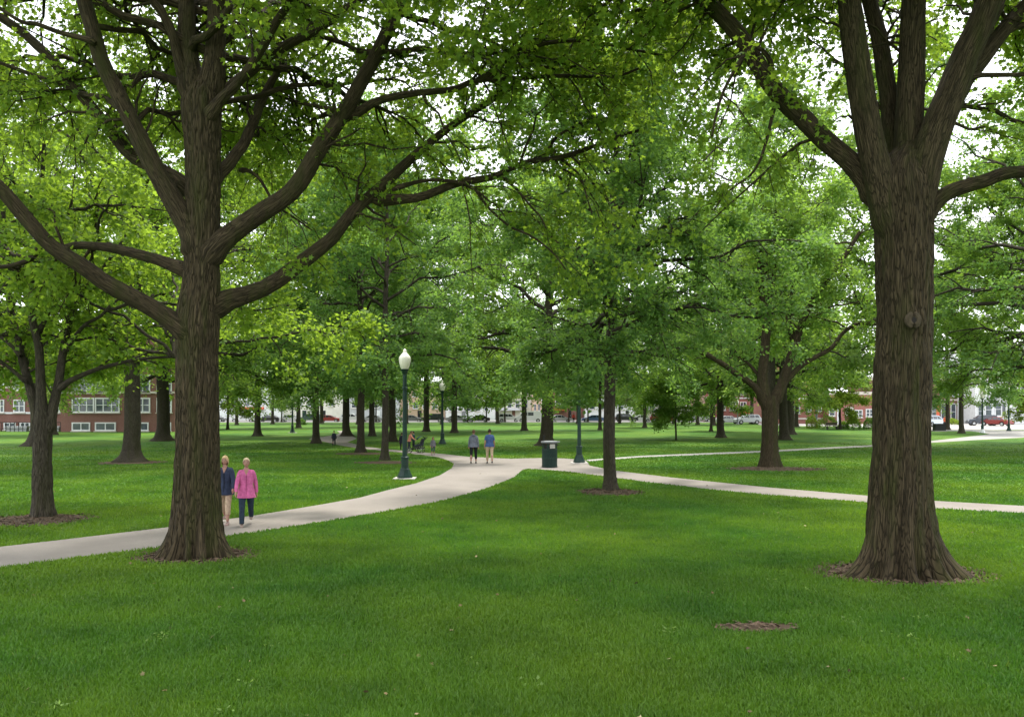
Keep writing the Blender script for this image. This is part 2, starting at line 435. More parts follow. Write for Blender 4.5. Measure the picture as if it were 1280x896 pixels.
def branch(pp, pr, rng, cnt, s0, s1, L, spread=(.5, 1.1), up=.1, droop=.15, m=5, flat=.6, rmax=.05, cap=1.0):
    """child branches on each parent; L may be per parent. Returns pts (K,m,3), radii (K,m)"""
    T = len(pp); cnt = np.broadcast_to(cnt, (T,)).astype(int)
    i = np.repeat(np.arange(T), cnt); K = len(i)
    s = rng.uniform(s0, s1, K)
    p0, tan = sample(pp, i, s); r0, _ = sample(pr, i, s)
    tan = nrm(tan); q = rng.normal(0, 1, (K, 3)); q[:, 2] *= flat
    q = nrm(q - (q * tan).sum(1, keepdims=True) * tan)
    ph = rng.uniform(*spread, K)[:, None]
    d = tan * np.cos(ph) + q * np.sin(ph); d[:, 2] += up; d = nrm(d)
    ln = np.broadcast_to(L, (T,))[i] * (1 - .45 * s) * rng.uniform(.65, 1.35, K)
    t = np.linspace(0, 1, m)[None, :, None]
    side = rng.normal(0, .12, (K, 1, 3))
    pts = p0[:, None] + ln[:, None, None] * (d[:, None] * t + side * t ** 2 + np.array([0, 0, -1.]) * droop * t ** 2 * rng.uniform(.3, 1.6, (K, 1, 1)))
    pts[:, 1:-1] += rng.normal(0, .025, (K, m - 2, 3)) * ln[:, None, None]
    rr = np.minimum(r0 * .62, rmax)[:, None] * np.linspace(1, .22, m)[None]
    return pts, rr

def leaves_on(pp, rng, per, spreadr, s0=.15):
    T = len(pp); i = np.repeat(np.arange(T), per); K = len(i)
    s = rng.uniform(s0, 1, K); p, tan = sample(pp, i, s)
    off = rng.normal(0, 1, (K, 3)) * np.array([1, 1, .55]) * spreadr * (.45 + .7 * s[:, None])
    return p + off, nrm(tan + .8 * off / max(spreadr, 1e-6)), i

def tree_meshes(seed, Ht, hb, Rc, rt, nl=26, n1=9, n2=7, per=14, leaf=.16, lean=.0, big=False, e0=8, e1=62, prof=None, droop=.22, thin=.0, stop=.92, sides=18, flare=1.0):
    """generic tree in local coordinates: trunk mesh (trunk, limbs, twigs) and crown mesh"""
    rng = np.random.default_rng(seed)
    n = 24
    z = np.concatenate([[-.15, 0, .12, .3, .6], np.linspace(1.0, Ht * stop, n - 5)])
    la = rng.uniform(0, 2 * PI)
    wob = np.cumsum(rng.normal(0, .05, (n, 2)), 0); wob[:5] = 0; wob -= wob[4]
    wob[5:] *= np.linspace(.3, 1, n - 5)[:, None] * rt * 4
    tx = wob[:, 0] + lean * math.cos(la) * np.clip(z, 0, None); ty = wob[:, 1] + lean * math.sin(la) * np.clip(z, 0, None)
    tp = np.stack([tx, ty, z], 1)
    tr = rt * np.where(z < hb, 1 - .12 * np.clip(z, 0, hb) / hb, .88 * np.clip(1 - (z - hb) / (Ht * stop - hb), 0.0, 1) ** .8 + .03)
    tr = tr * (1 + flare * .75 * np.exp(-np.clip(z, 0, None) / .28))
    # refine trunk with noise
    zz = np.concatenate([np.linspace(-.15, 1.2, 14), np.linspace(1.3, Ht * stop, 40)])
    cx_, cy_ = np.interp(zz, z, tx), np.interp(zz, z, ty); rr_ = np.interp(zz, z, tr)
    th = np.arange(sides) * 2 * PI / sides
    lob = sum(np.cos(th * k + rng.uniform(0, 6.3)) * a for k, a in ((3, .5), (5, .5), (2, .25)))
    rad = rr_[:, None] * (1 + lob[None] * (.22 * np.exp(-np.clip(zz, 0, None) / .3) + .03)[:, None] + rng.normal(0, .02, (len(zz), sides)))
    V = np.stack([cx_[:, None] + rad * np.cos(th), cy_[:, None] + rad * np.sin(th), np.broadcast_to(zz[:, None], rad.shape)], -1).reshape(-1, 3)
    a = np.arange(len(zz) - 1)[:, None] * sides + np.arange(sides)[None]; b_ = np.arange(len(zz) - 1)[:, None] * sides + (np.arange(sides)[None] + 1) % sides
    Vs = [V]; Bs = [V]; Fs = [np.stack([a, b_, b_ + sides, a + sides], -1).reshape(-1, 4)]; off = len(V)
    # limbs
    tt = (np.arange(nl) + rng.uniform(0, .8, nl)) / nl
    zl = hb + (Ht * stop - hb) * tt * .96
    az = np.arange(nl) * 2.39996 + rng.uniform(-.5, .5, nl) + la
    pf = prof if prof is not None else (lambda t: np.sin(PI * np.clip(.22 + .78 * t, 0, 1)) ** .55 * (1 - .15 * t))
    Lh = Rc * pf(tt) * rng.uniform(.72, 1.12, nl)
    el = np.radians(e0 + (e1 - e0) * tt + rng.normal(0, 6, nl))
    m = 8; t = np.linspace(0, 1, m)[None, :]
    p0 = np.stack([np.interp(zl, z, tx), np.interp(zl, z, ty), zl], 1)
    hor = Lh[:, None] * t; ver = Lh[:, None] * (np.tan(np.clip(el, -1, 1.05))[:, None] * (t * .9 + .15 * t ** 2) - .30 * (1 - tt[:, None]) * t ** 2.5)
    dirs = np.stack([np.cos(az), np.sin(az)], 1)
    LP = np.stack([p0[:, :1] + hor * dirs[:, :1], p0[:, 1:2] + hor * dirs[:, 1:], p0[:, 2:] + ver], -1)
    LP[:, 1:] += np.cumsum(rng.normal(0, .035, (nl, m - 1, 3)), 1) * Lh[:, None, None]
    lr = np.minimum(np.interp(zl, z, tr) * .62, rt * .45) * (.55 + .45 * Lh / Rc)
    LR = lr[:, None] * (np.linspace(1, .12, m) ** .9)[None]
    V, Q, B = tubes(LP, LR, 7); Vs.append(V); Bs.append(B); Fs.append(Q + off); off += len(V)
    b1, r1 = branch(LP, LR, rng, n1, .18, 1, np.maximum(Lh * .42, .9), (.45, 1.15), .10, droop, 5, .55, .05)
    V, Q, B = tubes(b1, r1, 4); Vs.append(V); Bs.append(B); Fs.append(Q + off); off += len(V)
    b2, r2 = branch(b1, r1, rng, n2, .15, 1, max(.7, Rc * .13), (.4, 1.2), .08, droop * 1.2, 4, .5, .018)
    if thin:
        keep = np.array([mnoise.noise(Vector(p * .45) + Vector((seed, 0, 0))) for p in b2[:, -1]]) > -.35 + thin - .35
        b2, r2 = b2[keep], r2[keep]
    V, Q, B = tubes(b2, r2, 3); Vs.append(V); Bs.append(B); Fs.append(Q + off)
    trunk = np_mesh('trunk', np.vstack(Vs), Fs, smooth=True, bco=np.vstack(Bs))
    pos, dr, i = leaves_on(b2, rng, per, leaf * 1.05)
    ct = rng.uniform(0, 1, len(b2))
    tint = np.clip(.68 * ct[i] + .32 * rng.uniform(0, 1, len(i)), 0, 1)
    crown = leaf_cloud('crown', pos, dr, leaf * rng.uniform(.7, 1.25, len(pos)), rng, big, tint, 1.0)
    return trunk, crown

def place_tree(meshes, label, px, py, leafm, barkm, rz=0, sc=1.0, group=None, name='park_tree', at=None, cat='tree'):
    loc = at if at is not None else G(px, py)
    r = thing(name, label, cat, loc, rz, group); r.scale = (sc, sc, sc)
    tr = link('trunk', meshes[0], r); cr = link('crown', meshes[1], r)
    for o, mt in ((tr, barkm), (cr, leafm)):
        if len(o.data.materials) == 0: o.data.materials.append(mt)
        o.material_slots[0].link = 'OBJECT'; o.material_slots[0].material = mt
    return r

TRUNKS = []           # discs where no grass grows: x, y, r

# ---- hero trees
def hero_trunk(prof, d, base_px, lobes, flare_amp, flare_h, bumps, seed, sides=150, dz=.028, wall=.030):
    """prof: (py, xl, xr) rows on the photograph turned into metres at distance d; local coordinates about the base"""
    rows = sorted([(H - (py - HY) / F * d, (xl + xr) / 2, (xr - xl) / 2 / F * d) for py, xl, xr in prof])
    zs = np.array([r[0] for r in rows]); cxs = np.array([(r[1] - base_px) / F * d for r in rows]); rs = np.array([r[2] for r in rows]) * .885
    z = np.concatenate([[-.2, -.1], np.arange(0, zs[-1], dz), [zs[-1]]])
    cx_ = np.interp(z, zs, cxs); rr = np.interp(z, zs, rs)
    k = np.ones(9) / 9
    rr = np.convolve(np.pad(rr, 4, 'edge'), k, 'valid'); cx_ = np.convolve(np.pad(cx_, 4, 'edge'), k, 'valid')
    th = np.arange(sides) * 2 * PI / sides
    lo = np.zeros(sides)
    for a, amp, w in lobes:
        dd = np.abs((th - a + PI) % (2 * PI) - PI); lo += amp * np.exp(-(dd / w) ** 2)
    zc = np.clip(z, 0, None)
    rad = rr[:, None] + flare_amp * np.exp(-(zc / flare_h) ** 1.05)[:, None] * (.10 + lo[None]) + (.09 * float(np.mean(rs)) * np.exp(-zc / .75))[:, None] * (lo[None] - .35)
    for a, zb, amp, s in bumps:
        dd = np.abs((th - a + PI) % (2 * PI) - PI) * np.mean(rs)
        rad += amp * np.exp(-(dd[None] ** 2 + ((z - zb)[:, None]) ** 2) / s ** 2)
    nz = np.empty_like(rad)
    for i in range(len(z)):
        for j in range(sides):
            r0 = rr[i]; x, y = math.cos(th[j]) * r0, math.sin(th[j]) * r0
            w = mnoise.noise((x * 3 + seed, y * 3, z[i] * .9)) * .10
            a = mnoise.noise(((x + w) * 13 + seed, (y + w) * 13, z[i] * 1.5))
            b = mnoise.noise((x * 27 + seed, y * 27, z[i] * 5.0))
            e = mnoise.noise((x * 2.1, y * 2.1 + seed, z[i] * .7))
            nz[i, j] = -wall * max(0, 1 - abs(a) * 3.4) + .013 * b + .035 * e
    rad += nz
    V = np.stack([cx_[:, None] + rad * np.cos(th), rad * np.sin(th), np.broadcast_to(z[:, None], rad.shape)], -1).reshape(-1, 3)
    a = np.arange(len(z) - 1)[:, None] * sides + np.arange(sides)[None]; b_ = np.arange(len(z) - 1)[:, None] * sides + (np.arange(sides)[None] + 1) % sides
    Q = np.stack([a, b_, b_ + sides, a + sides], -1).reshape(-1, 4)
    R0 = float(np.mean(rs)); B = np.stack([np.broadcast_to(R0 * np.cos(th), rad.shape), np.broadcast_to(R0 * np.sin(th), rad.shape), np.broadcast_to(z[:, None], rad.shape)], -1).reshape(-1, 3)
    return np_mesh('trunk', V, [Q], smooth=True, bco=B)

def limb_mesh(pts, rad, seed, sides=20, bumpy=.10):
    n = len(pts)
    tan = nrm(np.gradient(pts, axis=0)); ref = np.array([0, 1., 0])
    a = nrm(np.cross(tan, ref)); b = np.cross(tan, a); th = np.arange(sides) * 2 * PI / sides
    r = np.empty((n, sides)); L = np.concatenate([[0], np.cumsum(np.linalg.norm(np.diff(pts, axis=0), axis=1))])
    for i in range(n):
        for j in range(sides):
            c, s = math.cos(th[j]), math.sin(th[j])
            r[i, j] = rad[i] * (1 + bumpy * mnoise.noise((c * 1.2 + seed, s * 1.2, L[i] * 1.8)) + .6 * bumpy * mnoise.noise((c * 3.5 + seed, s * 3.5, L[i] * 1.2)))
    V = pts[:, None] + r[..., None] * (np.cos(th)[None, :, None] * a[:, None] + np.sin(th)[None, :, None] * b[:, None])
    i = np.arange(n - 1)[:, None] * sides + np.arange(sides)[None]; j = np.arange(n - 1)[:, None] * sides + (np.arange(sides)[None] + 1) % sides
    B = np.stack([np.broadcast_to(np.cos(th)[None] * rad.max() * .8, r.shape), np.broadcast_to(np.sin(th)[None] * rad.max() * .8, r.shape), np.broadcast_to(L[:, None] + seed, r.shape)], -1).reshape(-1, 3)
    return np_mesh('limb', V.reshape(-1, 3), [np.stack([i, i + sides, j + sides, j], -1).reshape(-1, 4)], smooth=True, bco=B)

def hero_limbs(specs, base, d0, root, bark):
    """specs: (pixel polyline, start width px, end width px, depth change, ...)"""
    PPs, RRs = [], []
    for k, sp in enumerate(specs):
        pl, w0, w1, dd = sp[:4]; b0 = sp[4] if len(sp) > 4 else 0.0
        n = len(pl); seg = np.concatenate([[0], np.cumsum([math.dist(pl[i], pl[i + 1]) for i in range(n - 1)])]); seg /= seg[-1]
        pts = [P(x, y, d0 + b0 + dd * s) - base for (x, y), s in zip(pl, seg)]
        c = spline(np.array(pts), 26)
        s = np.linspace(0, 1, 26)
        dep = c[:, 1] + base[1]
        rad = .92 * (w0 + (w1 - w0) * s ** .80) / 2 / F * dep * (1 + (.05 if w0 >= 40 else .5) * np.exp(-(s / .085) ** 2)) * (.45 + .55 * np.clip(s / .035, 0, 1))
        o = link('limb', limb_mesh(c, rad, k * 7.3), root, bark)
        PPs.append(spline(c, 16)); RRs.append(np.interp(np.linspace(0, 1, 16), s, rad))
    return np.array(PPs), np.array(RRs)

def more_limbs(src, rng, n, zmin, L, el, az0=0, span=2 * PI, r=.09):
    """limbs above the frame, radiating from the leaders"""
    out, rads = [], []
    for k in range(n):
        c = src[rng.integers(len(src))]
        hi = c[c[:, 2] > zmin]
        p = hi[rng.integers(len(hi))] if len(hi) else c[-1]
        az = az0 + span * (k + rng.uniform(-.3, .3)) / n; e = R(rng.uniform(*el)); ln = rng.uniform(*L)
        t = np.linspace(0, 1, 16)[:, None]
        d = np.array([math.cos(az) * math.cos(e), math.sin(az) * math.cos(e), math.sin(e)])
        q = p + d * ln * t + np.array([0, 0, -.12]) * ln * t ** 2
        q[1:] += np.cumsum(rng.normal(0, .014, (15, 3)), 0) * ln
        out.append(q); rads.append(np.linspace(r, .015, 16))
    return np.array(out), np.array(rads)

def hero_foliage(root, LP, LR, XP, XR, rng, leafm, barkm, leaf, n1, n2, per, base, L1=2.0, L2=.8, droop=.3, s0=.28, clear=1.2, keep=None):
    AP = np.concatenate([LP, XP]) if len(XP) else LP; AR = np.concatenate([LR, XR]) if len(XP) else LR
    ln = np.linalg.norm(np.diff(AP, axis=1), axis=2).sum(1)
    cnt = np.maximum(2, np.round(n1 * ln)).astype(int)
    b1, r1 = branch(AP, AR, rng, cnt, s0, 1, L1, (.5, 1.25), .05, droop, 6, .75, .035)
    own = np.repeat(np.arange(len(AP)), cnt)
    near = (b1[:, -1, 1] < b1[:, 0, 1] - .15) & (own < len(LP)) & (rng.uniform(0, 1, len(b1)) < .85)     # drops most boughs growing towards the camera so the limbs stay visible
    b1, r1 = b1[~near], r1[~near]
    b2, r2 = branch(b1, r1, rng, n2, .12, 1, L2, (.4, 1.2), .0, droop, 4, .6, .012)
    e = b2[:, -1]
    k = np.hypot(e[:, 0], e[:, 1]) > clear
    if keep is not None: k &= keep(e + base)
    b2, r2 = b2[k], r2[k]
    if keep is not None:
        kk = keep(b1[:, -1] + base) | keep(b1[:, 3] + base); b1, r1 = b1[kk], r1[kk]
    Vs, Bs, Fs, off = [], [], [], 0
    for pp, rr, sd in ((XP, XR, 8), (b1, r1, 5), (b2, r2, 3)):
        if len(pp) == 0: continue
        V, Q, B = tubes(pp, rr, sd); Vs.append(V); Bs.append(B); Fs.append(Q + off); off += len(V)
    link('branches', np_mesh('branches', np.vstack(Vs), Fs, smooth=True, bco=np.vstack(Bs)), root, barkm)
    pos, dr, i = leaves_on(b2, rng, per, leaf * 1.1)
    ct = rng.uniform(0, 1, len(b2)); tint = np.clip(.5 * ct[i] + .5 * rng.uniform(0, 1, len(i)), 0, 1)
    link('crown', leaf_cloud('crown', pos, dr, leaf * rng.uniform(.65, 1.3, len(pos)), rng, True, tint, .7), root, leafm)
    return len(pos)

# tree A: the big spreading tree at left
rngA = np.random.default_rng(11)
dA = F * H / (694 - HY); bA = np.array([(246 - CX) / F * dA, dA, 0])
tA = thing('park_tree', 'big spreading tree at left with dark limbs reaching both ways, standing right beside the path', 'tree', bA)
profA = [(694, 213, 279), (660, 213, 279), (640, 213.5, 278.5), (600, 215, 278), (540, 216.5, 277), (500, 217, 277), (470, 217, 277), (440, 217, 276.5), (410, 215, 278), (385, 219, 278), (360, 225, 277), (330, 228, 276), (300, 229, 276), (250, 229.5, 276.5), (200, 229, 277), (160, 226, 279), (128, 224, 280), (116, 229, 277), (106, 236, 271), (97, 243, 265)]
fr = -PI / 2
o = link('trunk', hero_trunk(profA, dA, 246, [(fr - .50, 1.15, .15), (fr + .05, 1.0, .12), (fr + .50, 1.3, .15), (fr + 1.28, 1.75, .30), (fr - 1.25, 1.55, .34), (fr + 2.3, 1, .4), (fr + 3.3, 1, .4)], .21, .30,
         [(fr - .45, H - (487 - HY) / F * dA, .055, .14), (fr + .75, H - (480 - HY) / F * dA, .06, .14), (fr + .2, H - (465 - HY) / F * dA, .03, .2)], 3.1), tA, M['bark'])
specA = [
    ([(246, 330), (240, 292), (213, 245), (195, 214), (178, 180), (161, 146), (144, 110), (128, 79), (116, 38), (105, 0), (96, -40), (80, -90)], 31, 17, -1.0),
    ([(240, 245), (225, 228), (198, 211), (165, 195), (143, 170), (124, 146), (94, 109), (62, 72), (49, 60), (22, 36), (-20, 10)], 20, 11, .8, .15),
    ([(97, 115), (80, 105), (49, 97), (20, 86), (-20, 72)], 8, 4, .3, .75),
    ([(120, 54), (110, 50), (75, 41), (45, 30), (28, 28), (0, 11), (-20, -4)], 8, 4, -.4, -.85),
    ([(246, 425), (217, 403), (190, 385), (157, 367), (130, 352), (105, 334), (78, 318), (60, 304), (42, 284), (30, 270), (12, 248), (-10, 226), (-50, 200)], 28, 17, -1.4, -.1),
    ([(246, 342), (223, 334), (195, 324), (169, 317), (145, 311), (124, 308), (95, 307), (70, 312), (52, 306), (44, 318), (34, 326), (10, 333), (-15, 334)], 19, 5, 1.0, .1),
    ([(250, 398), (277, 378), (300, 371), (322, 364), (342, 354), (360, 341), (378, 327), (394, 315), (416, 297), (432, 276), (449, 257), (471, 239), (497, 214), (527, 187), (565, 157), (606, 131), (650, 102)], 27, 6, 2.0),
    ([(462, 248), (476, 250), (500, 249), (524, 247), (548, 238), (569, 230), (595, 225), (617, 221), (655, 204), (700, 197), (737, 185), (775, 170), (800, 163)], 14, 4, .3, 1.1),
    ([(252, 335), (270, 309), (290, 292), (311, 277), (336, 260), (360, 244), (378, 222), (394, 195), (410, 170), (424, 150), (438, 128), (450, 105), (467, 75), (480, 49), (492, 24), (505, -10)], 29, 16, 1.0, -.1),
    ([(428, 150), (440, 144), (455, 136), (471, 127), (497, 120), (524, 116), (565, 112), (595, 101), (628, 99), (662, 97), (700, 95), (737, 96), (770, 96), (798, 86)], 12, 3, -.4, .65),
    ([(592, 104), (606, 96), (632, 77), (655, 68), (677, 56), (705, 52), (737, 52), (780, 60), (830, 70)], 7, 3, -.3, .45),
    ([(255, 240), (274, 217), (286, 206), (296, 191), (305, 180), (311, 165), (320, 146), (326, 128), (338, 105), (352, 80)], 20, 9, 1.4, .1),
    ([(255, 155), (263, 139), (276, 120), (292, 105), (310, 92), (330, 75), (348, 63), (367, 52), (397, 36), (430, 14), (460, -10)], 17, 10, .9, -.1),
    ([(258, 150), (274, 127), (294, 108), (311, 86), (323, 68), (334, 49), (348, 24), (364, 0), (378, -30)], 15, 9, -.8, -.2),
    ([(240, 130), (236, 80), (234, 40), (234, 0), (232, -50), (228, -140), (236, -240), (240, -320)], 29, 8, .4, -.05),
    ([(262, 130), (268, 80), (270, 40), (271, 0), (274, -60), (284, -150), (290, -240), (285, -340)], 31, 8, -.3, .05),
    ([(232, 100), (222, 70), (214, 40), (202, 15), (190, 0), (170, -40), (140, -80)], 15, 8, -.6, -.1),
    ([(226, 90), (218, 55), (208, 25), (198, -5), (192, -60)], 10, 6, .5, .2),
    ([(490, 238), (505, 232), (540, 225), (587, 232), (604, 252), (621, 270), (640, 285), (660, 293), (677, 304), (695, 320), (707, 337)], 6, 2, -.6, 1.2),
    ([(628, 222), (645, 236), (662, 256), (676, 272), (686, 292), (700, 306)], 4, 1.6, -.8, 1.6),
    ([(700, 198), (715, 210), (726, 222), (733, 245), (740, 268)], 4, 1.6, -.8, 1.7),
    ([(690, 196), (687, 186), (695, 172), (715, 160), (740, 150), (775, 146), (795, 140)], 5, 2, -.8, 1.7),
    ([(298, 213), (312, 214), (326, 226), (338, 246), (352, 262), (372, 275), (390, 288)], 5.5, 2, .5, .9),
    ([(421, 138), (400, 134), (372, 128), (346, 120)], 7, 3, 1.2, .7),
]
LPa, LRa = hero_limbs(specA, bA, dA, tA, M['bark'])
lead = [LPa[14], LPa[15], LPa[8], LPa[0]]
XPa, XRa = more_limbs(lead[:2], rngA, 20, 9.0, (5, 9), (2, 40), -PI / 2 + .9, 2 * PI - 1.8)
XPb, XRb = more_limbs(lead, rngA, 12, 8.0, (4, 7), (-2, 25), .15, PI - .3, .06)
def above_front(w):
    """nothing hangs low on the near side of the trunk: the low boughs all grow to the sides and the back"""
    return (w[:, 1] > 14.6) | (w[:, 2] > 8.8)
XPe, XRe = more_limbs(lead[:2], rngA, 3, 10.5, (7, 10.5), (0, 18), -.4, 1.2)  # unseen overhead limbs added to shade the foreground lawn
XPh, XRh = more_limbs(lead[:2], rngA, 8, 10.9, (5, 9), (6, 22), -2.2, 1.6)  # out-of-view limbs towards the camera, added to darken the near grass
nA = hero_foliage(tA, LPa, LRa, np.concatenate([XPa, XPb, XPe, XPh]), np.concatenate([XRa, XRb, XRe, XRh]), rngA, M['leaf_hero'], M['bark'], .106, 2.3, 7, 18, bA, 2.1, .8, .28, .22, 1.3, above_front)
TRUNKS.append((bA[0], bA[1], .80))

# tree B: the massive trunk at right
rngB = np.random.default_rng(23)
dB = F * H / (716 - HY); bB = np.array([(1126 - CX) / F * dB, dB, 0])
tB = thing('park_tree', 'massive furrowed trunk at right with a round knot hole and leaders fanning up', 'tree', bB)
profB = [(716, 1080, 1170), (660, 1080, 1169), (640, 1081, 1168), (600, 1084, 1166), (550, 1087, 1165), (500, 1089, 1165), (460, 1091, 1166), (430, 1093, 1167.5), (404, 1094, 1168), (370, 1094, 1168.5), (330, 1093, 1169.5), (300, 1092, 1170), (260, 1088, 1170), (235, 1084, 1169), (220, 1087, 1165), (205, 1096, 1160), (190, 1112, 1156), (178, 1124, 1150)]
trB = link('trunk', hero_trunk(profB, dB, 1126, [(fr - 1.25, 2.0, .34), (fr - .66, 1.25, .13), (fr - .18, 1.45, .14), (fr + .18, 1.0, .10), (fr + .60, 1.25, .13), (fr + 1.22, 1.9, .33), (fr + 2.4, 1.2, .4), (fr + 3.4, 1.2, .4)], .275, .37,
         [(fr - .02, H - (404 - HY) / F * dB, .065, .17), (fr - .8, H - (240 - HY) / F * dB, .05, .3)], 9.7, 170), tB, M['bark'])
kz = H - (404 - HY) / F * dB; kx = (1123 - 1126) / F * dB; ky = -.37 / F * 0 - .565
kn = MB()
for rr, yy, tube_r in ((.105, .045, .040), (.072, .022, .034)):
    th = np.linspace(0, 2 * PI, 25)
    kn.tube([(kx + rr * math.cos(t) * .95, ky + yy, kz + rr * math.sin(t)) for t in th], tube_r, 8, False)
KNOT = plain('knot_wood', (.060, .047, .030), .9, .3, 12, 0, .2, .01)
kno = kn.build('knot', KNOT, trB, True)
MB().lathe([(.001, -.03), (.05, -.025), (.062, .0), (.05, .03)], 14, (kx, ky + .03, kz), 'y').build('hollow', plain('hollow_dark', (.012, .009, .007), .95, .2, 9), kno, True)  # solid disc painted near-black for the dark inside of the knot hole
specB = [
    ([(1100, 260), (1085, 226), (1068, 207), (1050, 191), (1032, 176), (1015, 160), (1002, 146), (986, 132), (972, 116), (960, 102), (950, 86), (938, 66), (924, 45), (901, 19), (881, 0), (850, -30), (800, -60)], 30, 18, .8),
    ([(1114, 300), (1101, 232), (1089, 180), (1081, 138), (1074, 94), (1067, 45), (1061, 0), (1054, -60), (1040, -150), (1020, -240)], 43, 22, -.3, -.12),
    ([(1122, 260), (1118, 200), (1113, 140), (1106, 90), (1098, 45), (1086, 0), (1070, -60), (1060, -140)], 30, 14, 1.0, .2),
    ([(1130, 290), (1133, 230), (1136, 160), (1138, 112), (1140, 50), (1142, 0), (1146, -80), (1140, -180), (1150, -280)], 44, 22, .3, .05),
    ([(1135, 310), (1146, 250), (1158, 200), (1171, 160), (1185, 125), (1199, 90), (1211, 62), (1221, 40), (1236, 0), (1256, -60), (1290, -140)], 52, 26, -.5, -.08),
    ([(1190, 120), (1205, 100), (1224, 79), (1238, 60), (1250, 44), (1265, 26), (1282, 8), (1310, -20), (1350, -50)], 25, 16, .6, -.1),
    ([(1232, 40), (1244, 20), (1252, 6), (1262, -16)], 14, 9, .8, -.3),
    ([(1150, 275), (1171, 252), (1182, 243), (1194, 237), (1212, 231), (1231, 226), (1246, 220), (1261, 216), (1285, 214), (1320, 206), (1370, 190)], 23, 13, -.9, -.1),
    ([(958, 104), (964, 80), (948, 60), (930, 70), (916, 92), (903, 118), (895, 145), (890, 170)], 7, 3, -1.2, .5),
    ([(976, 122), (968, 134), (963, 155), (957, 180), (948, 205), (935, 222), (920, 232), (905, 245), (893, 262)], 6, 2, -.6, .45),
]
LPb, LRb = hero_limbs(specB, bB, dB, tB, M['bark'])
XPc, XRc = more_limbs([LPb[1], LPb[3], LPb[4], LPb[2]], rngB, 20, 10.0, (4, 8.5), (4, 38))
def above_front_b(w):
    return (w[:, 1] > 13.2) & (w[:, 2] > 5.0) | (w[:, 2] > 2.8 + .50 * w[:, 1])
XPf, XRf = more_limbs([LPb[1], LPb[3], LPb[2]], rngB, 8, 9.5, (6, 9), (0, 20), PI * .75, PI * .65)  # limbs added above the view, reaching left to shade the foreground
XPg, XRg = more_limbs([LPb[4], LPb[5]], rngB, 7, 6.0, (3.5, 6.5), (0, 24), -.15, 1.2, .045)
XPi, XRi = more_limbs([LPb[1], LPb[3], LPb[4]], rngB, 9, 10.2, (5, 9), (5, 20), -2.5, 1.7)  # unseen camera-side limbs put in to cast shade on the near lawn
XPc, XRc = np.concatenate([XPc, XPf, XPg, XPi]), np.concatenate([XRc, XRf, XRg, XRi])
nB = hero_foliage(tB, LPb, LRb, XPc, XRc, rngB, M['leaf_hero2'], M['bark'], .110, 2.4, 8, 19, bB, 2.0, .8, .30, .25, 1.5, above_front_b)
TRUNKS.append((bB[0], bB[1], 1.05))

# ---- the other trees
dC = F * H / (612 - HY); dD = F * H / (583 - HY); dE = F * H / (645 - HY)
mC = tree_meshes(31, 15, 4.2, 5.8, .21, 40, 13, 9, 26, .122, e0=6, e1=60, droop=.13, flare=.5)
place_tree(mC, 'slender straight tree in a mulch ring between the bin and the right path', 762, 612, M['leaf_deep'], M['bark_grey'], 2.7)
TRUNKS.append((*G(762, 612)[:2], .35))

def forked_tree(seed, d, base_px, base_py, limbs, prof, label, leafm, barkm, leaf, extra, zmin, L, n1, n2, per, L1, L2, droop, flare, s0=.2, clear=.0):
    rng = np.random.default_rng(seed); bs = G(base_px, base_py)
    r = thing('park_tree', label, 'tree', bs)
    link('trunk', hero_trunk(prof, d, base_px, [(fr + k * 1.15, 1, .4) for k in range(5)], flare, .25, [], seed, 64, .06, .018), r, barkm)
    lp, lr = hero_limbs(limbs, bs, d, r, barkm)
    xp, xr = more_limbs(list(lp), rng, extra, zmin, L, (5, 50), r=.05)
    hero_leafs(r, lp, lr, xp, xr, rng, leafm, barkm, leaf, n1, n2, per, L1, L2, droop, s0, clear)
    return r

def hero_leafs(root, LP, LR, XP, XR, rng, leafm, barkm, leaf, n1, n2, per, L1, L2, droop, s0, clear):
    AP = np.concatenate([LP, XP]); AR = np.concatenate([LR, XR])
    ln = np.linalg.norm(np.diff(AP, axis=1), axis=2).sum(1)
    b1, r1 = branch(AP, AR, rng, np.maximum(3, np.round(n1 * ln)).astype(int), s0, 1, L1, (.5, 1.25), .05, droop, 6, .7, .03)
    near = (b1[:, -1, 1] < b1[:, 0, 1]) & (np.hypot(b1[:, -1, 0], b1[:, -1, 1]) < 4.6) & (b1[:, -1, 2] < 8) & (rng.uniform(0, 1, len(b1)) < .9)
    b1, r1 = b1[~near], r1[~near]
    b2, r2 = branch(b1, r1, rng, n2, .12, 1, L2, (.4, 1.2), .02, droop, 4, .6, .012)
    Vs, Bs, Fs, off = [], [], [], 0
    for pp, rr, sd in ((XP, XR, 7), (b1, r1, 4), (b2, r2, 3)):
        V, Q, B = tubes(pp, rr, sd); Vs.append(V); Bs.append(B); Fs.append(Q + off); off += len(V)
    link('branches', np_mesh('branches', np.vstack(Vs), Fs, smooth=True, bco=np.vstack(Bs)), root, barkm)
    pos, dr, i = leaves_on(b2, rng, per, leaf * 1.2)
    ct = rng.uniform(0, 1, len(b2)); tint = np.clip(.5 * ct[i] + .5 * rng.uniform(0, 1, len(i)), 0, 1)
    link('crown', leaf_cloud('crown', pos, dr, leaf * rng.uniform(.65, 1.3, len(pos)), rng, False, tint, .75), root, leafm)

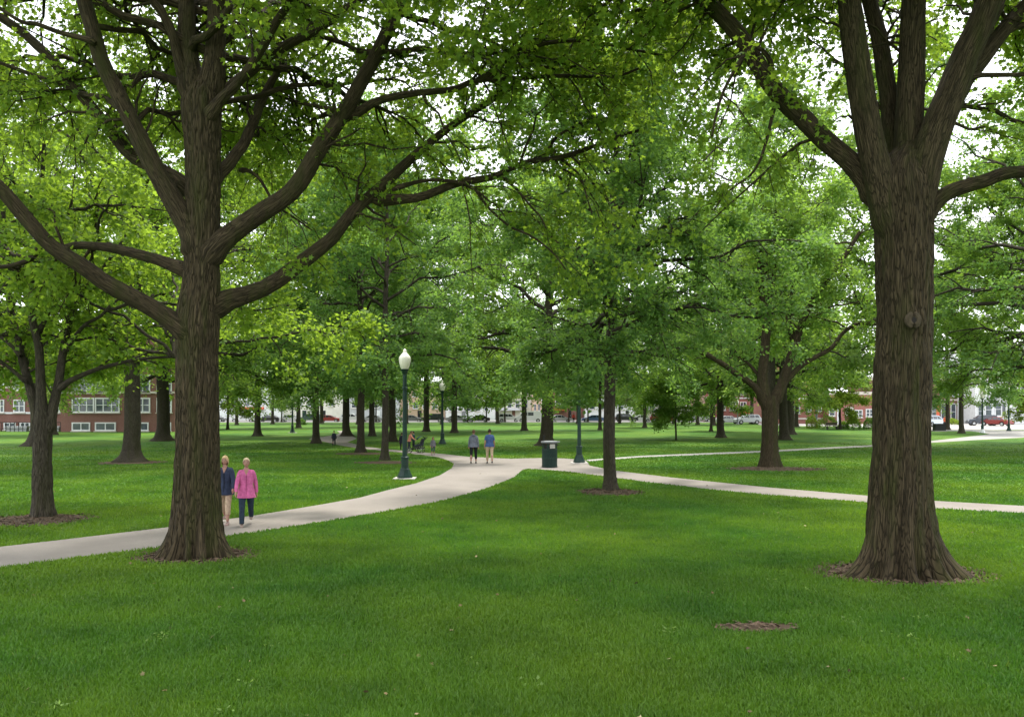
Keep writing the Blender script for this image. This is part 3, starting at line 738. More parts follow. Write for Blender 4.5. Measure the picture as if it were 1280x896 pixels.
# D: forked tree at right of centre
forked_tree(41, dD, 963, 583, [
    ([(960, 515), (952, 497), (942, 482), (925, 470), (905, 456), (888, 446), (868, 436), (845, 428)], 11, 5, -1.0),
    ([(958, 510), (953, 480), (955, 450), (957, 425), (958, 400), (952, 360), (950, 300), (955, 240)], 16, 5, .8),
    ([(964, 508), (974, 488), (981, 470), (988, 448), (994, 430), (1004, 400), (1018, 372), (1034, 350), (1056, 320), (1075, 290)], 15, 5, -.5),
    ([(978, 478), (990, 468), (1004, 455), (1022, 445), (1040, 434), (1055, 415), (1074, 404), (1096, 406)], 8, 4, .5),
    ([(955, 480), (945, 465), (930, 450), (915, 444)], 6, 3, 1.0),
    ([(994, 430), (985, 400), (990, 370), (992, 335), (1002, 290), (1000, 240)], 8, 4, 1.4),
    ([(952, 400), (930, 370), (905, 340), (890, 310), (870, 290)], 7, 3, -.8, .5),
    ([(958, 380), (968, 340), (965, 290), (975, 230), (970, 190)], 7, 3, -1.5, .5)],
    [(583, 948.5, 977), (560, 950, 974), (540, 951, 973.5), (520, 951, 974), (505, 950, 976), (495, 952, 974)],
    'forked tree with low arching limbs in a mulch ring at right of centre', M['leaf_mid'], M['bark'], .14, 24, 6.0, (3, 7.5), 1.9, 8, 22, 2.1, .85, .22, .12, .34)
TRUNKS.append((*G(963, 583)[:2], .8))

# E: multi-stemmed tree at far left
forked_tree(43, dE, 52, 645, [
    ([(50, 545), (44, 510), (36, 480), (28, 450), (22, 420), (12, 380), (10, 330), (4, 280), (6, 220)], 13, 5, .8),
    ([(53, 540), (52, 500), (50, 460), (48, 430), (40, 395), (42, 350), (48, 300), (52, 240), (55, 180)], 14, 5, -.6),
    ([(58, 545), (66, 510), (74, 475), (78, 445), (85, 410), (92, 375), (104, 340), (116, 300), (122, 250)], 14, 5, .6),
    ([(72, 488), (84, 478), (100, 470), (120, 462), (145, 455), (170, 450), (192, 447), (218, 446)], 8, 3, .4),
    ([(80, 440), (94, 420), (108, 405), (126, 395), (140, 380), (155, 370)], 7, 3, -.6),
    ([(34, 478), (22, 468), (10, 458), (-10, 445), (-40, 430)], 6, 3, -.5),
    ([(26, 445), (14, 432), (-2, 420), (-30, 412)], 6, 3, .8),
    ([(88, 400), (100, 370), (120, 345), (140, 320), (160, 290)], 7, 3, 1.5),
    ([(46, 420), (60, 390), (70, 350), (78, 300), (90, 250)], 7, 3, -1.5)],
    [(645, 38.5, 66), (600, 40, 65), (570, 41, 65.5), (545, 40, 66), (530, 41, 66), (515, 44, 64)],
    'multi-stemmed tree with a swollen fork in a mulch ring at the far left', M['leaf_hero2'], M['bark_grey'], .125, 20, 4.6, (2.5, 6), 2.2, 8, 23, 1.7, .8, .28, .10, .15)
TRUNKS.append((*G(52, 645)[:2], .42))

# the rest: (px, py, mesh params, leaf, bark, label)
def T(seed, Ht, hb, Rc, rt, **k): return tree_meshes(seed, Ht, hb, Rc, rt, **k)
mid = [
    (165, 577, T(51, 19, 5.2, 8.5, .42, nl=28, n1=9, n2=7, per=27, leaf=0.172, flare=1.5), 'leaf_hero2', 'bark_grey', 'stout grey-barked tree with a wide root flare before the left brick building'),
    (203, 551, T(53, 23, 5.0, 9, .55, nl=28, n1=9, n2=6, per=26, leaf=0.215, flare=1.3), 'leaf_mid', 'bark_dark', 'dark thick-trunked tree just behind the big left tree'),
    (683, 557, T(57, 20, 5.6, 9.5, .47, nl=30, n1=10, n2=7, per=27, leaf=0.198, flare=1.2, e0=2), 'leaf_mid', 'bark_dark', 'broad dark-trunked tree standing on the lawn just behind the litter bin'),
    (481, 575, T(59, 19, 5.0, 6.4, .19, nl=32, n1=10, n2=7, per=27, leaf=0.155, e0=3, droop=.14), 'leaf_deep', 'bark_grey', 'slim brown-trunked tree nearest the front lamp post, on its left'),
    (451, 565, T(61, 20, 4.8, 6.6, .235, nl=32, n1=10, n2=7, per=26, leaf=0.172, e0=3, droop=.14), 'leaf_deep', 'bark_dark', 'dark upright tree where the far path bends behind the lamp lawn'),
    (490.5, 552, T(67, 23, 5.4, 7.6, .29, nl=30, n1=9, n2=7, per=23, leaf=0.207, e0=3), 'leaf_deep', 'bark_dark', 'dark-trunked tree across the path behind the slim trunks near the front lamp'),
    (395, 554, T(71, 22, 5.2, 7.6, .27, nl=30, n1=9, n2=7, per=23, leaf=0.207, e0=3), 'leaf_deep', 'bark_grey', 'grey-trunked tree just left of the distant figure in black'),
    (433, 545, T(73, 27, 5.0, 9, .36, nl=28, n1=9, n2=6, per=22, leaf=0.258, flare=1.6), 'leaf_mid', 'bark_grey', 'flared trunk beside the far loop of the path'),
    (322, 545, T(79, 26, 5.6, 9.5, .30, nl=28, n1=9, n2=6, per=22, leaf=0.258, e0=3, flare=1.4), 'leaf_mid', 'bark_grey', 'lone grey-trunked tree on the left lawn beyond the two women'),
    (533, 539.5, T(83, 29, 6.0, 10.5, .34, nl=28, n1=9, n2=6, per=22, leaf=0.292, e0=0), 'leaf_mid', 'bark_grey', 'far tree with a flared base left of the dark lamp post'),
    (901, 547, T(89, 22, 4.2, 7.5, .34, nl=28, n1=9, n2=6, per=23, leaf=0.233), 'leaf_mid', 'bark_grey', 'sturdy brown trunk on the lawn left of the forked tree'),
    (845, 550, T(97, 5.4, 1.9, 2.3, .08, nl=22, n1=6, n2=6, per=26, leaf=0.172, e0=5, flare=.2), 'leaf_mid', 'bark_grey', 'young round-headed tree with a thin trunk on the open lawn'),
    (889, 539, T(101, 11, 3.2, 4.2, .16, nl=22, n1=7, n2=6, per=22, leaf=0.233), 'leaf_mid', 'bark_dark', 'small dark tree right behind the young round-headed one'),
    (806, 534.5, T(103, 15, 3.4, 7, .24, nl=26, n1=8, n2=6, per=18, leaf=0.258, e0=2), 'leaf_pale', 'bark_grey', 'pale grey-green spreading tree near the street, right of the mid tree'),
    (774.5, 529, T(107, 10, 3.4, 5.0, .2, nl=24, n1=7, n2=6, per=18, leaf=0.292), 'leaf_pale', 'bark_dark', 'small pale street-side tree immediately right of the slender mulched trunk'),
    (750, 537.5, T(109, 15, 5.0, 4.5, .2, nl=24, n1=8, n2=6, per=20, leaf=0.276), 'leaf_mid', 'bark_grey', 'thin tree mostly hidden behind the slender mulched trunk'),
    (988, 543, T(113, 27, 7.0, 9.0, .40, nl=28, n1=9, n2=6, per=20, leaf=0.276, thin=.1), 'leaf_pale', 'bark_grey', 'tall pale-barked tree in front of the right red brick building'),
    (1202, 541.5, T(127, 21, 4.8, 7.5, .26, nl=28, n1=9, n2=7, per=23, leaf=0.233, e0=0), 'leaf_deep', 'bark_grey', 'street-side tree on the lawn tip by the right-hand plaza'),
    (892, 531.5, T(131, 13, 4.2, 5.0, .28, nl=22, n1=7, n2=6, per=18, leaf=0.310), 'leaf_pale', 'bark_grey', 'far brown street tree left of the small white lamp'),
    (1050, 536.5, T(137, 9.5, 3.0, 4.6, .17, nl=24, n1=8, n2=6, per=22, leaf=0.241, e0=0), 'leaf_lime', 'bark_dark', 'light yellow-green tree over the clipped bushes'),
    (1290, 538, T(139, 8.5, 2.2, 3.0, .16, nl=22, n1=7, n2=6, per=22, leaf=0.224), 'leaf_lime', 'bark_dark', 'yellow-green young tree cut by the right edge of the photo'),
    (284.5, 536.5, T(149, 9, 2.8, 4.4, .16, nl=22, n1=7, n2=6, per=18, leaf=0.258, thin=.2), 'leaf_lime', 'bark_dark', 'airy yellowish tree at the left edge of the street'),
]
for k, (px, py, ms, lf, bk, lab) in enumerate(mid):
    o = place_tree(ms, lab, px, py, M[lf], M[bk], 0)
    d = F * H / (py - HY)
    if d < 70: TRUNKS.append((*G(px, py)[:2], .6))

# background masses behind and beyond the frame, sharing meshes
BG = [mid[7][2], mid[9][2], mid[16][2], mid[5][2], mid[0][2], mid[2][2], mid[13][2]]
back = [  # x metres, y metres, mesh, scale, rotation, leaf, label
    (-27, 40, 4, .95, 1.0, 'leaf_hero2', 'leafy tree beyond the left edge whose boughs hang over the left lawn'),
    (-35, 62, 4, 1.25, 2.2, 'leaf_mid', 'full green crown behind the multi-stemmed left tree'),
    (-48, 88, 1, .85, .5, 'leaf_mid', 'tall crown rising over the left brick building'),
    (-30, 118, 1, .9, 3.1, 'leaf_pale', 'pale distant crown right of the left brick building'),
    (-19, 128, 0, 1.0, 1.1, 'leaf_mid', 'distant crown above the dark parked cars at left'),
    (31, 96, 2, .85, 2.0, 'leaf_pale', 'loose pale crown seen between the forked tree and its neighbour'),
    (42, 124, 1, .8, 3.6, 'leaf_mid', 'distant crown above the right red brick building'),
    (41, 66, 2, 1.0, 4.6, 'leaf_mid', 'tall loose crown just right of the massive right trunk'),
    (56, 108, 1, .75, .2, 'leaf_pale', 'pale crown over the white corner building'),
    (29.5, 43, 4, .98, 5.0, 'leaf_deep', 'deep green tree beyond the right edge leaning over the lawn'),
    (24, 74, 5, .85, 2.5, 'leaf_mid', 'broad crown behind the forked tree at right'),
    (27.8, 60, 2, 1.0, 1.3, 'leaf_mid', 'tall broad crown whose trunk stands hidden by the massive right trunk'),
    (-22.5, 60, 5, .95, .9, 'leaf_mid', 'green crown filling the gap right of the big left trunk'),
    (8.7, 75, 3, 1.05, 4.1, 'leaf_mid', 'tall crown whose trunk stands hidden by the slender mulched trunk'),
    (1.5, 104, 1, .95, 2.1, 'leaf_mid', 'tall crown in the far middle just behind the man in blue'),
    (17.8, 58, 2, .95, 5.6, 'leaf_pale', 'tall pale crown whose trunk stands hidden by the forked tree'),
    (33.5, 53, 5, .9, 2.2, 'leaf_mid', 'full crown beyond the right edge between the deep green one and the plaza'),
    (-6.5, 95, 1, .95, 3.3, 'leaf_deep', 'tall deep green crown between the front lamp and the walking couple'),
    (-14, 84, 3, 1.0, 2.6, 'leaf_deep', 'deep green crown behind the slim trunks near the front lamp'),
]
for x, y, k, sc, rz, lf, lab in back:
    place_tree(BG[k], lab, 0, 0, M[lf], M['bark_grey'], rz, sc, 'trees closing the far side of the park', 'park_tree', (x, y, 0))
FR = [T(211, 21, 7.4, 7.2, .30, nl=26, n1=8, n2=6, per=16, leaf=.30, e0=8, droop=.12), T(223, 19, 7.2, 7.6, .26, nl=26, n1=8, n2=6, per=16, leaf=.30, e0=10, droop=.12)]
for k, px in enumerate((296, 341, 402, 447, 508, 552, 622, 655, 722, 764, 842, 872, 940)):
    y = 140 + (k * 7) % 15; w = ('behind the pale-pad lamp', 'right of the pale-pad lamp', 'above the red parked car', 'above the white car', 'above the grey car behind the front lamp', 'above the black car', 'above the low white building', 'above the white vans',
                                 'above the silver car', 'above the blue car', 'behind the young round-headed tree', 'above the silver car at right', 'above the pale cars on the plaza')[k]
    place_tree(FR[k % 2], 'street-edge park tree of the far row ' + w, 0, 0, M[('leaf_mid', 'leaf_pale', 'leaf_mid', 'leaf_deep')[k % 4]], M['bark_grey'], k * 1.9, (.84, .95, 1.05, .80, .90)[k % 5], 'trees closing the far side of the park', 'park_tree', ((px - CX) / F * y, y, 0))
# small street trees along the far kerb
st = T(151, 8.5, 3.2, 3.2, .15, nl=20, n1=6, n2=6, per=10, leaf=.32)
street = [(352, 'left of the white shop fronts'), (470, 'behind the dark upright trunk'), (565, 'at the left end of the low white building'), (584.5, 'before the middle of the low white building'),
          (608, 'at the right end of the low white building'), (631, 'before the grey and tan fronts'), (711, 'between the second lamp and the broad dark trunk'), (735, 'just right of the second lamp'), (824, 'left of the young round-headed tree')]
for k, (px, w) in enumerate(street):
    place_tree(st, 'small street tree on the far kerb ' + w, 0, 0, M['leaf_pale' if k % 2 else 'leaf_mid'], M['bark_dark'], k * 1.3, .85 + .1 * (k % 3), 'small trees along the far kerb', 'street_tree', ((px - CX) / F * 163.2, 163.2, .1))

# bushes
def bush_mesh(seed, w, h, leaf, n):
    rng = np.random.default_rng(seed)
    u = nrm(rng.normal(0, 1, (n, 3))); u[:, 2] = np.abs(u[:, 2])
    lump = np.array([1 + .28 * mnoise.noise(Vector(p * 2.2) + Vector((seed, 0, 0))) for p in u])
    p = u * np.array([w / 2, w / 2 * .8, h]) * (lump * rng.uniform(.55, 1, n) ** .4)[:, None]
    p[:, 2] += .03
    return leaf_cloud('foliage', p, u, leaf * rng.uniform(.7, 1.2, n), rng, False, rng.uniform(0, 1, n), .4)
def bush(px, py, wpx, hpx, lf, label, seed):
    g = G(px, py); d = g[1]; w = wpx / F * d; h = hpx / F * d
    r = thing('bush', label, 'bush', g, 0, 'bushes along the right edge of the lawn')
    link('foliage', bush_mesh(seed, w, h, .15, 1500), r, M[lf])
    s = MB()
    for k in range(5): s.tube([(0, 0, -.05), (.3 * w * math.cos(k * 1.3) * .6, .2 * w * math.sin(k * 1.3), h * .6)], [.03, .01], 5)
    s.build('stem', M['timber'], r)
bush(1015, 535.5, 15, 15, 'leaf_lime', 'light yellow-green shaggy bush left of the grey pole', 5)
bush(1035, 536, 26, 16, 'leaf_mid', 'wide mid-green bush right of the grey pole', 6)
bush(1054, 536, 12, 9, 'leaf_mid', 'low small bush between the wide bush and the dark rounded one', 7)
bush(1067, 536.5, 18, 13.5, 'leaf_deep', 'dark rounded clipped bush', 8)
bush(1086, 536.5, 14, 14, 'leaf_deep', 'dark bush cut off by the massive right trunk', 9)
bush(1190, 530.8, 17, 7.5, 'leaf_lime', 'low bright yellow bush on the plaza', 10)
bush(376, 531, 12, 7, 'leaf_deep', 'low dark shrub by the left street kerb', 11)

# ------------------------------------------------------------------ mulch rings and bare soil
def soil_patch(name, c, rx, ry, seed, chips=0, z=.006):
    rng = np.random.default_rng(seed); n = 40
    ang = np.arange(n) * 2 * PI / n
    rr = 1 + .22 * np.array([mnoise.noise((math.cos(a) * 1.6 + seed, math.sin(a) * 1.6, 0)) for a in ang]) + rng.normal(0, .035, n)
    o = sheet(name, np.stack([c[0] + rx * rr * np.cos(ang), c[1] + ry * rr * np.sin(ang)], 1), z, M['soil'])
    if chips:
        k = rng.uniform(0, 1, chips) ** .5; a = rng.uniform(0, 2 * PI, chips)
        p = np.stack([c[0] + rx * 1.05 * k * np.cos(a), c[1] + ry * 1.05 * k * np.sin(a), rng.uniform(.008, .03, chips)], 1)
        t = nrm(rng.normal(0, 1, (chips, 3)) * np.array([1, 1, .25])); b = nrm(np.cross(t, rng.normal(0, .35, (chips, 3)) + np.array([0, 0, 1])))
        L = rng.uniform(.02, .06, (chips, 1)); W = rng.uniform(.008, .02, (chips, 1))
        V = np.stack([p - t * L - b * W, p + t * L - b * W, p + t * L + b * W, p - t * L + b * W], 1).reshape(-1, 3)
        ch = link('bark_chips', np_mesh('bark_chips', V, [np.arange(chips * 4).reshape(-1, 4)]), None, M['chips']); ch['kind'] = 'stuff'
    return (c[0], c[1], rx, ry)
SOIL = [
    soil_patch('mulch_bed', bA[:2], 1.15, .95, 1, 900), soil_patch('mulch_bed', bB[:2], 1.45, 1.05, 2, 1200),
    soil_patch('mulch_bed', G(762, 615), 1.15, 1.3, 3, 700), soil_patch('mulch_bed', G(970, 586), 2.2, 1.5, 4, 700),
    soil_patch('mulch_bed', G(45, 650), 1.35, 1.3, 5, 900), soil_patch('bare_soil', G(947, 784), .55, .25, 6, 110),
    soil_patch('bare_soil', G(480, 578), 1.6, 1.4, 7), soil_patch('bare_soil', G(450, 567), 1.6, 1.4, 8), soil_patch('bare_soil', G(165, 578), 1.7, 1.5, 9)]

# ------------------------------------------------------------------ grass blades
def grass():
    rng = np.random.default_rng(77)
    N = 1550000
    d = np.exp(rng.uniform(math.log(6.6), math.log(75), N)); a = rng.uniform(-R(53), R(53), N)
    X, Y = d * np.sin(a), d * np.cos(a)
    k = rng.uniform(0, 1, N) < np.clip(1.25 - d / 62, 0, 1)
    for poly in (main_poly, side_poly, thin_poly): k &= ~inside(poly, X, Y)
    for x, y, r in TRUNKS: k &= (X - x) ** 2 + (Y - y) ** 2 > r * r * .8
    for x, y, rx, ry in SOIL:
        q = ((X - x) / rx) ** 2 + ((Y - y) / ry) ** 2
        k &= q > rng.uniform(.55, 1.3, N)
    X, Y, d = X[k], Y[k], d[k]; N = len(X)
    # tufts: height follows a slow noise so the turf is uneven
    hn = (np.sin(X * 1.7 + np.sin(Y * 1.1) * 1.6) + np.sin(Y * 2.3 + np.sin(X * .9 + 1) * 2)) * .25
    hh = (.052 + .016 * hn) * rng.uniform(.55, 1.45, N) * np.clip(1 - (d - 25) * .012, .45, 1)
    w = np.maximum(.0042, .00062 * d) * rng.uniform(.7, 1.3, N)
    az = rng.uniform(0, 2 * PI, N); t = np.stack([np.cos(az), np.sin(az), np.zeros(N)], 1)
    la = rng.uniform(0, 2 * PI, N); lean = rng.uniform(.1, .8, N) * hh
    lv = np.stack([np.cos(la) * lean, np.sin(la) * lean, hh], 1)
    p = np.stack([X, Y, np.zeros(N)], 1)
    mid_ = p + lv * np.array([.35, .35, .62])
    V = np.stack([p - t * w[:, None], p + t * w[:, None], mid_ + t * w[:, None] * .75, mid_ - t * w[:, None] * .75, p + lv], 1).reshape(-1, 3)
    i = np.arange(N)[:, None] * 5
    q = (i + np.array([[0, 1, 2, 3]])); tr = (i + np.array([[3, 2, 4]]))
    me = np_mesh('grass', V, [q, tr], tint=np.repeat(rng.uniform(0, 1, N), 5))
    o = link('grass', me, None, M['grass']); tag(o, 'short mown green grass of the park lawn', 'grass', None, 'stuff')
grass()

# ------------------------------------------------------------------ street lamps
def lamp_prof():
    return [(.02, -.05), (.12, -.05), (.12, .0), (.135, .03), (.145, .06)]
def make_lamp(name, label, loc, ht=5.1, pad=True, white_base=False, slim=1.0, group='lamp posts along the paths', mat=None):
    mt = mat or M['green_metal']
    r = thing(name, label, 'street lamp', loc, 0, group)
    k = slim
    if pad: MB().box((0, 0, .015), (.86, .86, .07)).build('concrete_pad', M['pad'], r, bevel=.012)
    b = MB().lathe([(.30 * k, .045), (.30 * k, .11), (.285 * k, .15), (.235 * k, .25), (.20 * k, .34), (.19 * k, .40), (.165 * k, .42), (.15 * k, .47)], 8)
    b.build('base', M['white'] if white_base else mt, r, bevel=.006)
    b2 = MB().lathe([(.145 * k, .47), (.145 * k, .80), (.165 * k, .82), (.165 * k, .87), (.125 * k, .90)], 14)
    b2.build('base_shaft', mt, r, True)
    MB().lathe([(.098 * k, .88), (.088 * k, 2.5), (.078 * k, ht - 1.02)], 14).build('pole', mt, r, True)
    c = MB(); c.lathe([(.080 * k, ht - 1.62), (.115 * k, ht - 1.60), (.115 * k, ht - 1.54), (.080 * k, ht - 1.52)], 14); c.build('collar', mt, r, True)
    MB().lathe([(.075 * k, ht - 1.02), (.11 * k, ht - .98), (.12 * k, ht - .90), (.16, ht - .86), (.165, ht - .81)], 14).build('lamp_holder', mt, r, True)
    g = MB().lathe([(.13, ht - .81), (.185, ht - .70), (.225, ht - .54), (.235, ht - .40), (.215, ht - .32), (.15, ht - .24), (.09, ht - .17), (.055, ht - .11)], 20).build('globe', M['globe'], r, True)
    MB().lathe([(.055, ht - .11), (.075, ht - .09), (.055, ht - .06), (.03, ht - .02), (.001, ht)], 12).build('finial', M['globe'], g, True)
    return r
make_lamp('lamp_post', 'front dark green lamp post with a cream globe on a square concrete pad', G(506, 598.5), 5.15)
make_lamp('lamp_post', 'dark green lamp post right of the litter bin, its globe lost in leaves', G(724, 579), 4.7)
make_lamp('lamp_post', 'dark lamp post on the lawn behind the small child', G(553, 555.5), 4.95, False)
make_lamp('lamp_post', 'far dark lamp post on a pale pad on the left lawn', G(365.5, 541), 4.6)
make_lamp('lamp_post', 'dark lamp post with a white foot at the bend of the plaza path', G(1228, 541.5), 4.7, False, True)
make_lamp('lamp_post', 'slim dark lamp post with a pale globe before the white wall at right', G(1261, 539), 5.4, False)
make_lamp('lamp_post', 'small far lamp post with a white globe left of the forked tree', G(922, 530.5), 4.3, False, mat=M['grey_metal'])
pl = thing('utility_pole', 'plain grey pole rising between the bushes at right', 'pole', G(1020.5, 534.5))
MB().lathe([(.16, -.1), (.15, 4), (.11, 9)], 12).build('shaft', M['grey_metal'], pl, True)
MB().box((0, 0, 8.6), (1.6, .12, .12)).build('crossarm', M['grey_metal'], pl, bevel=.01)
MB().lathe([(.26, -.05), (.26, .35), (.17, .45)], 10).build('foot', M['grey_metal'], pl)

# ------------------------------------------------------------------ litter bin
bn = thing('litter_bin', 'dark green slatted litter bin with a flat overhanging lid at the path junction', 'litter bin', G(687, 584))
rb = .355
sl = MB()
for k in range(30):
    a = k * 2 * PI / 30
    sl.box((rb * math.cos(a), rb * math.sin(a), .46), (.012, .058, .80), a)
sl.build('slats', M['green_metal'], bn, bevel=.003)
MB().lathe([(rb - .03, .05), (rb - .03, .84), (rb - .05, .84), (rb - .05, .06)], 28).build('liner', M['black_metal'], bn, True)
ri = MB()
for z in (.06, .45, .85): ri.lathe([(rb + .005, z - .03), (rb + .022, z - .025), (rb + .022, z + .025), (rb + .005, z + .03)], 28)
ri.build('hoops', M['green_metal'], bn, True)
for k in range(6):
    a = k * PI / 3 + .25; MB().box((rb * .96 * math.cos(a), rb * .96 * math.sin(a), 1.01), (.03, .06, .32), a).build('lid_post', M['green_metal'], bn)
MB().lathe([(rb * .8, .83), (rb * .82, 1.02), (rb * .4, 1.03)], 20).build('bag_collar', M['black_metal'], bn, True)
MB().box((.12, -rb - .012, 1.01), (.24, .012, .20), .0).build('notice_plate', M['pad'], bn, bevel=.004)
MB().lathe([(rb + .03, 1.16), (rb + .055, 1.18), (rb + .05, 1.235), (rb - .05, 1.25), (.02, 1.255)], 28).build('lid', M['grey_metal'], bn, True)
MB().box((.36, -.02, 1.205), (.24, .30, .05)).build('lid_handle', M['grey_metal'], bn, bevel=.012)
MB().tube([(-.27, .05, 1.24), (-.27, .05, 1.38), (-.25, .05, 1.50)], [.02, .03, .045], 8).build('ash_tube', M['black_metal'], bn, True)

# ------------------------------------------------------------------ people
SKIN = plain('skin', (.33, .175, .125), .6, .08, 20)
EYE = plain('eye_dark', (.03, .02, .018), .3, .1, 20)
LIP = plain('lips', (.42, .16, .14), .5, .05, 20)
def cloth(name, c, var=.25): return plain(name, c, .9, var, 14, 0, .15, .012)

def skin_mesh(name, chains, sub=2):
    """chains: list of lists of (x, y, z, rx, ry); the first chain's first vertex is the root; shared points are merged by position"""
    V, E, Rr, key = [], [], [], {}
    for ch in chains:
        prev = None
        for x, y, z, rx, ry in ch:
            k = (round(x, 4), round(y, 4), round(z, 4))
            if k not in key:
                key[k] = len(V); V.append((x, y, z)); Rr.append((rx, ry))
            i = key[k]
            if prev is not None and prev != i: E.append((prev, i))
            prev = i
    me = bpy.data.meshes.new(name); me.from_pydata(V, E, []); me.update()
    o = bpy.data.objects.new(name, me); COL.objects.link(o)
    md = o.modifiers.new('skin', 'SKIN'); md.use_smooth_shade = True
    for i, rr in enumerate(Rr): me.skin_vertices[0].data[i].radius = rr
    me.skin_vertices[0].data[0].use_root = True
    sb = o.modifiers.new('sub', 'SUBSURF'); sb.levels = sub; sb.render_levels = sub
    dg = bpy.context.evaluated_depsgraph_get(); dg.update()
    nm = bpy.data.meshes.new_from_object(o.evaluated_get(dg)); nm.name = name
    bpy.data.objects.remove(o)
    nm.polygons.foreach_set('use_smooth', np.ones(len(nm.polygons), bool))
    return nm

def limb2(a, l1, l2, swing, bend, side, out):
    """two-bone chain in the y,z plane: swing of the upper bone and bend of the lower (radians, + forward)"""
    b = (a[0] + side * out * l1, a[1] + math.sin(swing) * l1, a[2] - math.cos(swing) * l1)
    c = (b[0] + side * out * .4 * l2, b[1] + math.sin(swing + bend) * l2, b[2] - math.cos(swing + bend) * l2)
    return b, c

